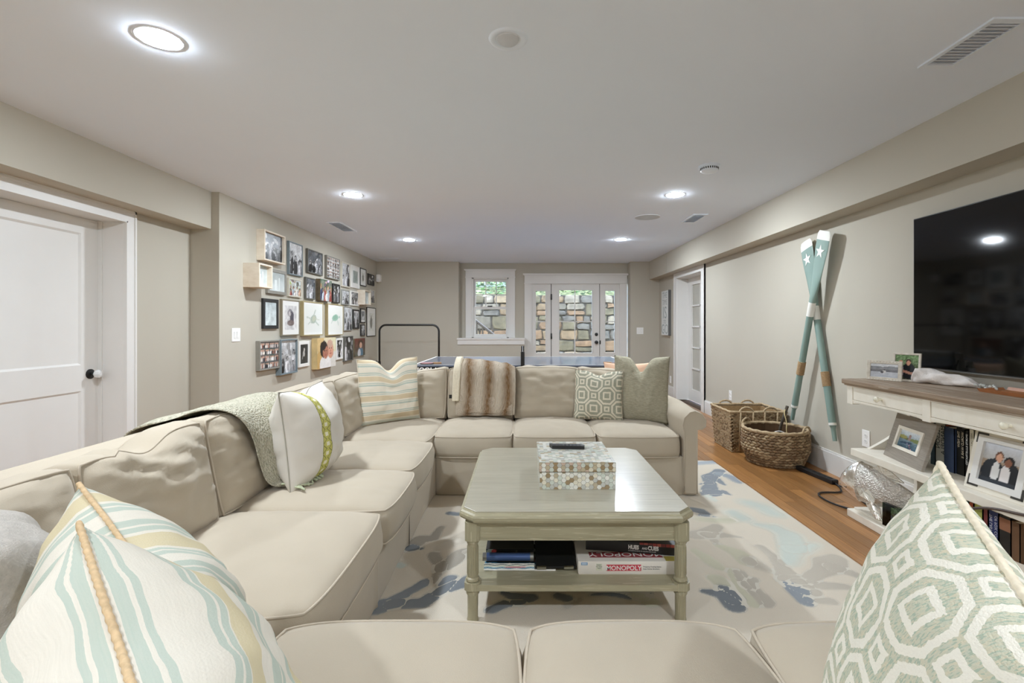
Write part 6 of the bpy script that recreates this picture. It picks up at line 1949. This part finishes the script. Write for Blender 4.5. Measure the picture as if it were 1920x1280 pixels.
# ------------------------------------------------------------------ OARS
M_oart = mat('teal_oar_paint', (136, 158, 149), .5, var=.06, scale=9, stretch=(1, 1, .3), rgb2=(122, 147, 140))
M_oarw = mat('white_oar_paint', (232, 232, 226), .55, var=.03)
M_jute = mat('jute_wrap', (168, 140, 104), .9, var=.2, scale=120)
def oar(lb, yt, zt_, yb_, zb2, xw, xrot):
    top = Vector((xw, yt, zt_)); bot = Vector((xw, yb_, zb2)); ax = (top - bot); L = ax.length; ax.normalize()
    N = Vector((-1, 0, 0)); U = ax.cross(N).normalized()
    F = frame_m(bot, U, ax, U.cross(ax))
    e = empty('oar', tuple(bot), lb, 'oar', 'crossed decorative oars')
    # blade: half-widths along length
    def half(s):   # distance from bottom, m
        if s > L - .62:
            k = (s - (L - .62)) / .62
            return .027 + .060 * min(1, k / .75) ** .9 if k < .93 else .087 - .02 * ((k - .93) / .07) ** 2
        return .027
    def slab(s0, s1, nm, m_, g=0, n=24):
        v = []; f = []; S = max(2, int((s1 - s0) / .02))
        for i in range(S + 1):
            s = s0 + (s1 - s0) * i / S
            hw = half(s) + g
            k = max(0, min(1, (s - (L - .62)) / .3))
            th3 = (.027 * (1 - k) + .009 * k) + g
            for q in range(n):
                a = 2 * PI * q / n
                v.append((hw * math.cos(a), s, th3 * math.sin(a)))
        for i in range(S):
            for q in range(n):
                l = (q + 1) % n; f.append((i * n + q, i * n + l, (i + 1) * n + l, (i + 1) * n + q))
        f.append(tuple(range(n - 1, -1, -1))); f.append(tuple(S * n + q for q in range(n)))
        return MB().add(v, f, mtx=F).build(nm, m_, e, smooth=True, angle=50)
    slab(.12, L - .60, 'shaft', M_oart); bl = slab(L - .60, L - .075, 'blade', M_oart); slab(L - .075, L, 'blade_tip', M_oarw)
    slab(L - .72, L - .60, 'white_collar', M_oarw, .0015)
    jw = slab(.44, .56, 'jute_wrap', M_jute, .002)
    mb = MB()
    for k in range(18):
        s = .443 + k * .0067
        mb.tube([(.0295 * math.cos(a), s, .0295 * math.sin(a)) for a in [2 * PI * q / 14 for q in range(14)]], .0034, n=5, closed=True, mtx=F)
    finish(mb.build('jute_coil', M_jute, jw, smooth=True), kind='stuff')
    slab(.125, .145, 'white_ring', M_oarw, .0015)
    MB().lathe([(.016, 0), (.017, .06), (.017, .1), (.021, .115), (.021, .125)], 20, mtx=F @ Matrix.Rotation(-PI / 2, 4, 'X')).build('grip', M_oart, e, smooth=True, angle=40)
    # star
    st = []
    for k in range(10):
        r = .06 if k % 2 == 0 else .0235
        a = PI / 2 + k * PI / 5
        st.append((r * math.cos(a), L - .17 + r * math.sin(a)))
    MB().prism(st, .0098, .0112, mtx=F).build('star', M_oarw, e)
    return e
oar('teal oar whose white-tipped blade leans towards the television', 3.945, 1.985, 4.42, .36, 2.455, 0)
oar('teal oar whose blade leans away from the television, bottom grip nearer the console', 4.305, 1.96, 3.90, .285, 2.51, 0)

# ------------------------------------------------------------------ BASKETS
M_wick = mat('seagrass_brown', (150, 126, 96), .85, var=.3, scale=40, rgb2=(112, 90, 66))
M_wick2 = mat('seagrass_tan', (186, 166, 134), .85, var=.25, scale=60, rgb2=(152, 128, 96))
def blob(mb, c, d, n_, L_, r, nn=6, seg=4, mi=0):
    d = d.normalized(); n_ = (n_ - d * n_.dot(d)).normalized(); bq = d.cross(n_)
    v = []; f = []
    for i in range(seg + 1):
        s = -1 + 2 * i / seg
        rr = r * math.sqrt(max(.08, 1 - s * s * .92))
        cc = c + d * (s * L_ / 2) + n_ * (r * .35 * (1 - s * s))
        for k in range(nn):
            a = 2 * PI * k / nn
            v.append(cc + n_ * (rr * math.cos(a) * .8) + bq * (rr * math.sin(a)))
    for i in range(seg):
        for k in range(nn):
            l = (k + 1) % nn; f.append((i * nn + k, i * nn + l, (i + 1) * nn + l, (i + 1) * nn + k))
    mb.add(v, f, mi)
rb = empty('round_basket', (2.25, 4.33, 0), 'low round dark wicker basket with loop handles', 'basket')
def rb_r(z): return .215 + .052 * min(1, z / .13) - .006 * max(0, (z - .2) / .1)
c0 = Vector((2.25, 4.33, 0)); HB = .30
mb = MB(); rows = 13; rg = random.Random(2)
for j in range(rows):
    z = .012 + j * (HB - .02) / (rows - 1)
    n = 40
    for k in range(n):
        a = 2 * PI * (k + (j % 2) * .5) / n
        rr = rb_r(z)
        nv = Vector((math.cos(a), math.sin(a), 0)); tv_ = Vector((-math.sin(a), math.cos(a), 0))
        blob(mb, c0 + nv * rr + Vector((0, 0, z)), tv_ + Vector((0, 0, .28 * (1 if j % 2 else -1) + rg.uniform(-.15, .15))), nv, .052, .0125, mi=rg.choice([0, 0, 1]))
finish(mb.build('weave', [M_wick, M_wick2], rb, smooth=True), kind='stuff')
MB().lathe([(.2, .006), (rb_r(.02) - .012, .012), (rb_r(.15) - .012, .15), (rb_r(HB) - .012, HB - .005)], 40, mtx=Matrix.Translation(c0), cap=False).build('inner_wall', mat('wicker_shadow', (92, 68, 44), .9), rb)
rim = MB().tube([c0 + Vector((rb_r(HB) * math.cos(a), rb_r(HB) * math.sin(a), HB)) for a in [2 * PI * k / 90 for k in range(90)]], .015, n=8, closed=True, twist=260, amp=.2).build('rim', M_wick2, rb, smooth=True)
def loop_handle(c, tang, hgt_, wd, par, m_, r=.0085):
    P_ = [c + tang * (wd / 2 * math.cos(a)) + Vector((0, 0, hgt_ * math.sin(a))) for a in [PI * k / 16 for k in range(17)]]
    MB().tube(P_, r, n=8, twist=300, amp=.25).build('handle', m_, par, smooth=True)
for a in (-.9, 2.24):
    loop_handle(c0 + Vector((rb_r(HB) * math.cos(a), rb_r(HB) * math.sin(a), HB)), Vector((-math.sin(a), math.cos(a), 0)), .05, .15, rb, M_wick2)
# square basket
sb = empty('square_basket', (2.25, 4.86, 0), 'tall rectangular tan wicker basket with four loop handles', 'basket')
SX0, SX1, SY0, SY1, SHH = 1.98, 2.515, 4.62, 5.10, .39
mb = MB(); rows = 24
for j in range(rows):
    z = .01 + j * (SHH - .015) / (rows - 1); ins = .03 * (1 - z / SHH)
    for (ax0, ay0, ax1, ay1, nv) in ((SX0 + ins, SY0 + ins, SX1 - ins, SY0 + ins, Vector((0, -1, 0))), (SX1 - ins, SY0 + ins, SX1 - ins, SY1 - ins, Vector((1, 0, 0))), (SX1 - ins, SY1 - ins, SX0 + ins, SY1 - ins, Vector((0, 1, 0))), (SX0 + ins, SY1 - ins, SX0 + ins, SY0 + ins, Vector((-1, 0, 0)))):
        p0, p1 = Vector((ax0, ay0, z)), Vector((ax1, ay1, z)); L_ = (p1 - p0).length; n = int(L_ / .028); dd = (p1 - p0).normalized()
        for k in range(n):
            q = p0 + dd * ((k + .5 + .5 * (j % 2)) * L_ / n if k < n - 1 or j % 2 == 0 else L_ - .01)
            blob(mb, q, dd + Vector((0, 0, .3 * (1 if j % 2 else -1))), nv, .036, .0095, nn=5, seg=3, mi=rg.choice([0, 0, 0, 1]))
finish(mb.build('weave', [M_wick2, M_wick], sb, smooth=True), kind='stuff')
iw = MB()
for (x0, x1, y0, y1) in ((SX0 + .03, SX1 - .03, SY0 + .03, SY0 + .036), (SX0 + .03, SX1 - .03, SY1 - .036, SY1 - .03), (SX0 + .03, SX0 + .036, SY0 + .03, SY1 - .03), (SX1 - .036, SX1 - .03, SY0 + .03, SY1 - .03)): iw.box(x0, x1, y0, y1, .005, SHH - .01)
iw.box(SX0 + .03, SX1 - .03, SY0 + .03, SY1 - .03, .004, .014)
iw.build('inner_wall', mat('wicker_inner', (150, 122, 84), .9, var=.2, scale=50), sb)
pts = []
for (xa, ya), (xb, yb3) in (((SX0, SY0), (SX1, SY0)), ((SX1, SY0), (SX1, SY1)), ((SX1, SY1), (SX0, SY1)), ((SX0, SY1), (SX0, SY0))):
    for k in range(24): pts.append(Vector((xa + (xb - xa) * k / 24, ya + (yb3 - ya) * k / 24, SHH)))
MB().tube(pts, .012, n=8, closed=True, twist=260, amp=.2).build('rim', M_wick2, sb, smooth=True)
for xx3 in (2.13, 2.36):
    loop_handle(Vector((xx3, SY0, SHH - .005)), Vector((1, 0, 0)), .05, .13, sb, M_wick2); loop_handle(Vector((xx3, SY1, SHH)), Vector((1, 0, 0)), .04, .13, sb, M_wick2)
    for dx in (-.06, .06):
        MB().tube([(xx3 + dx, SY0 - .012 + .028, .02), (xx3 + dx, SY0 - .014, SHH)], .008, n=8, twist=300, amp=.25).build('handle_strap', M_wick2, sb, smooth=True)
# contents of the round basket
o = MB().tube([(2.30, 4.40, .06), (2.315, 4.36, .30), (2.345, 4.30, .50)], [.012, .012, .014], n=8).build('walking_stick', mat('mottled_stick', (88, 78, 60), .7, var=.4, scale=40, rgb2=(50, 44, 36)), smooth=True)
finish(o, 'mottled dark stick standing in the round basket', 'stick')
o = MB().tube(smoothpath([(2.31, 4.20, .20), (2.29, 4.22, .30), (2.31, 4.24, .36), (2.30, 4.27, .44), (2.325, 4.3, .47)]), .004, n=6).build('rope_piece', mat('straw_cord', (206, 188, 140), .9), smooth=True)
finish(o, 'thin straw-coloured cord sticking out of the round basket', 'cord')
o = MB().tube(smoothpath([(2.14, 4.15, .19), (2.13, 4.17, .28), (2.19, 4.16, .318), (2.26, 4.15, .29), (2.27, 4.16, .20)]), .0035, n=6).build('wire_loop', M_white, smooth=True)
finish(o, 'white wire loop showing inside the round basket', 'wire')
o = soft('basket_blanket', Matrix.Translation((2.25, 4.33, .06)), .30, .30, .04, .05, .02, mat('dark_blanket', (78, 62, 46), .95, var=.3, scale=12), None, nx=16, ny=16, seam=0, amp=.03)
finish(o, 'dark folded blanket lying inside the round basket', 'blanket')

# ------------------------------------------------------------------ PING PONG TABLE
PX0, PX1, PY0, PY1, PZT = -1.275, 1.30, 5.61, 7.14, .76
pp = empty('ping_pong_table', (0, 6.4, 0), 'slate-blue ping pong table with black frame behind the far sofa', 'ping pong table')
M_pp = mat('ping_pong_blue', (98, 108, 126), .28, var=.03, coat=.5)
for a, c in ((PX0, -.004), (.004, PX1)):
    box('table_half', a, c, PY0, PY1, PZT - .018, PZT, M_pp, pp)
mb = MB().box(PX0, PX1, PY0, PY0 + .02, PZT, PZT + .0006).box(PX0, PX1, PY1 - .02, PY1, PZT, PZT + .0006).box(PX0, PX0 + .02, PY0, PY1, PZT, PZT + .0006).box(PX1 - .02, PX1, PY0, PY1, PZT, PZT + .0006)
mb.build('edge_line', M_wtxt, pp)
mb = MB().box(PX0 + .01, PX1 - .01, PY0 + .008, PY0 + .035, PZT - .085, PZT - .018).box(PX0 + .01, PX1 - .01, PY1 - .035, PY1 - .008, PZT - .085, PZT - .018).box(PX0 + .01, PX0 + .03, PY0, PY1, PZT - .085, PZT - .018).box(PX1 - .03, PX1 - .01, PY0, PY1, PZT - .085, PZT - .018)
mb.build('apron', M_black, pp)
deco('JOOLA', .075, M_wtxt, (PX0 + .055, PY0 + .007, PZT - .083), X_, Z_, pp, sx=1.05, bold=.002)
for x in (PX0 + .25, -.3, .3, PX1 - .25):
    for y in (PY0 + .2, PY1 - .2):
        o = MB().box(x - .02, x + .02, y - .02, y + .02, .07, PZT - .08).build('leg', M_black, pp)
        MB().lathe([(.035, -.015), (.035, .015)], 20, mtx=Matrix.Translation((x, y, .036)) @ Matrix.Rotation(PI / 2, 4, 'Y')).build('caster', M_blackp, o)
for y in (PY0 - .03, PY1 + .03):
    o = MB().box(-.022, .022, y - .012, y + .03 if y < PY0 else y + .012, PZT - .07, PZT + .155, bev=.004).build('net_post', M_black, pp)
nm_ = MB()
for k in range(58):
    y = PY0 + (PY1 - PY0) * k / 57
    nm_.box(-.001, .001, y - .0012, y + .0012, PZT + .005, PZT + .15)
for k in range(9):
    z = PZT + .008 + k * .0165
    nm_.box(-.001, .001, PY0, PY1, z - .0012, z + .0012)
finish(nm_.build('net_mesh', mat('net_green', (60, 76, 70), .9), pp), kind='stuff')
box('net_tape', -.002, .002, PY0, PY1, PZT + .14, PZT + .155, M_wtxt, pp)
def paddle(lb, x, y, rz, rubber):
    e = empty('paddle', (x, y, PZT), lb, 'paddle')
    T = Matrix.Translation((x, y, PZT + .001)) @ Matrix.Rotation(rz, 4, 'Z')
    MB().prism([(.078 * math.cos(2 * PI * k / 28), .075 * math.sin(2 * PI * k / 28)) for k in range(28)], .0, .011, mtx=T).build('blade', mat('paddle_wood', (60, 50, 42), .6), e)
    MB().prism([(.075 * math.cos(2 * PI * k / 28), .072 * math.sin(2 * PI * k / 28)) for k in range(28)], .011, .014, mtx=T).build('rubber', rubber, e)
    MB().box(.07, .17, -.013, .013, -.002 + .002, .02, mtx=T, bev=.004).build('handle', mat('paddle_handle', (170, 130, 90), .6), e)
paddle('pinkish red paddle on the table corner near the striped pillow', -1.13, 5.73, .3, mat('rubber_red', (186, 130, 130), .5))
paddle('dull red paddle at the table end near the door', 1.12, 5.75, 2.6, mat('rubber_wine', (120, 84, 78), .5))
tb = empty('table_clamp', (1.3, 6.0, .7), 'black bracket on the table end beside the doorway', 'bracket')
box('clamp_body', 1.27, 1.36, 5.62, 5.72, PZT - .03, PZT + .004, M_blackp, tb, bev=.004)
box('clamp_arm', 1.20, 1.30, 5.95, 6.02, PZT - .001, PZT + .03, M_blackp, tb, bev=.004)

# ------------------------------------------------------------------ CLOTHES RACK
YR = 8.1
rk = empty('clothes_rack', (-1.88, YR, 0), 'empty black metal clothes rack with rounded top against the end wall', 'clothes rack')
rx0, rx1 = (711.5 - 980) * YR / 910, (823 - 980) * YR / 910
rz1 = CH - (609 - 611) * YR / 910
pts = [(rx0, YR, .12), (rx0, YR, rz1 - .11)]
pts += [(rx0 + .11 - .11 * math.cos(a), YR, rz1 - .11 + .11 * math.sin(a)) for a in [PI / 2 * k / 8 for k in range(1, 9)]]
pts += [(rx1 - .11 + .11 * math.sin(a), YR, rz1 - .11 + .11 * math.cos(a)) for a in [PI / 2 * k / 8 for k in range(0, 9)]]
pts += [(rx1, YR, .12)]
MB().tube(pts, .0165, n=12).build('hanging_rail', M_black, rk, smooth=True)
for x in (rx0, rx1):
    MB().tube([(x, YR, .10), (x, YR, .62)], .022, n=12).build('upright', M_black, rk, smooth=True, angle=40)
    MB().tube([(x, YR - .24, .10), (x, YR + .24, .10)], .018, n=10).build('foot', M_black, rk, smooth=True, angle=40)
    for y in (YR - .22, YR + .22):
        MB().lathe([(.035, -.012), (.035, .012)], 18, mtx=Matrix.Translation((x, y, .036)) @ Matrix.Rotation(PI / 2, 4, 'Y')).build('caster', M_blackp, rk)
        box('caster_fork', x - .016, x + .016, y - .012, y + .012, .05, .09, M_blackp, rk)
    MB().lathe([(.006, 0), (.006, .02), (.018, .022), (.022, .035), (.016, .046), (.0005, .048)], 14, mtx=Matrix.Translation((x - .018, YR, .61)) @ Matrix.Rotation(-PI / 2, 4, 'Y'), cap=False).build('height_knob', M_black, rk, smooth=True)
MB().tube([(rx0, YR, .16), (rx1, YR, .16)], .014, n=10).build('lower_rail', M_black, rk, smooth=True)
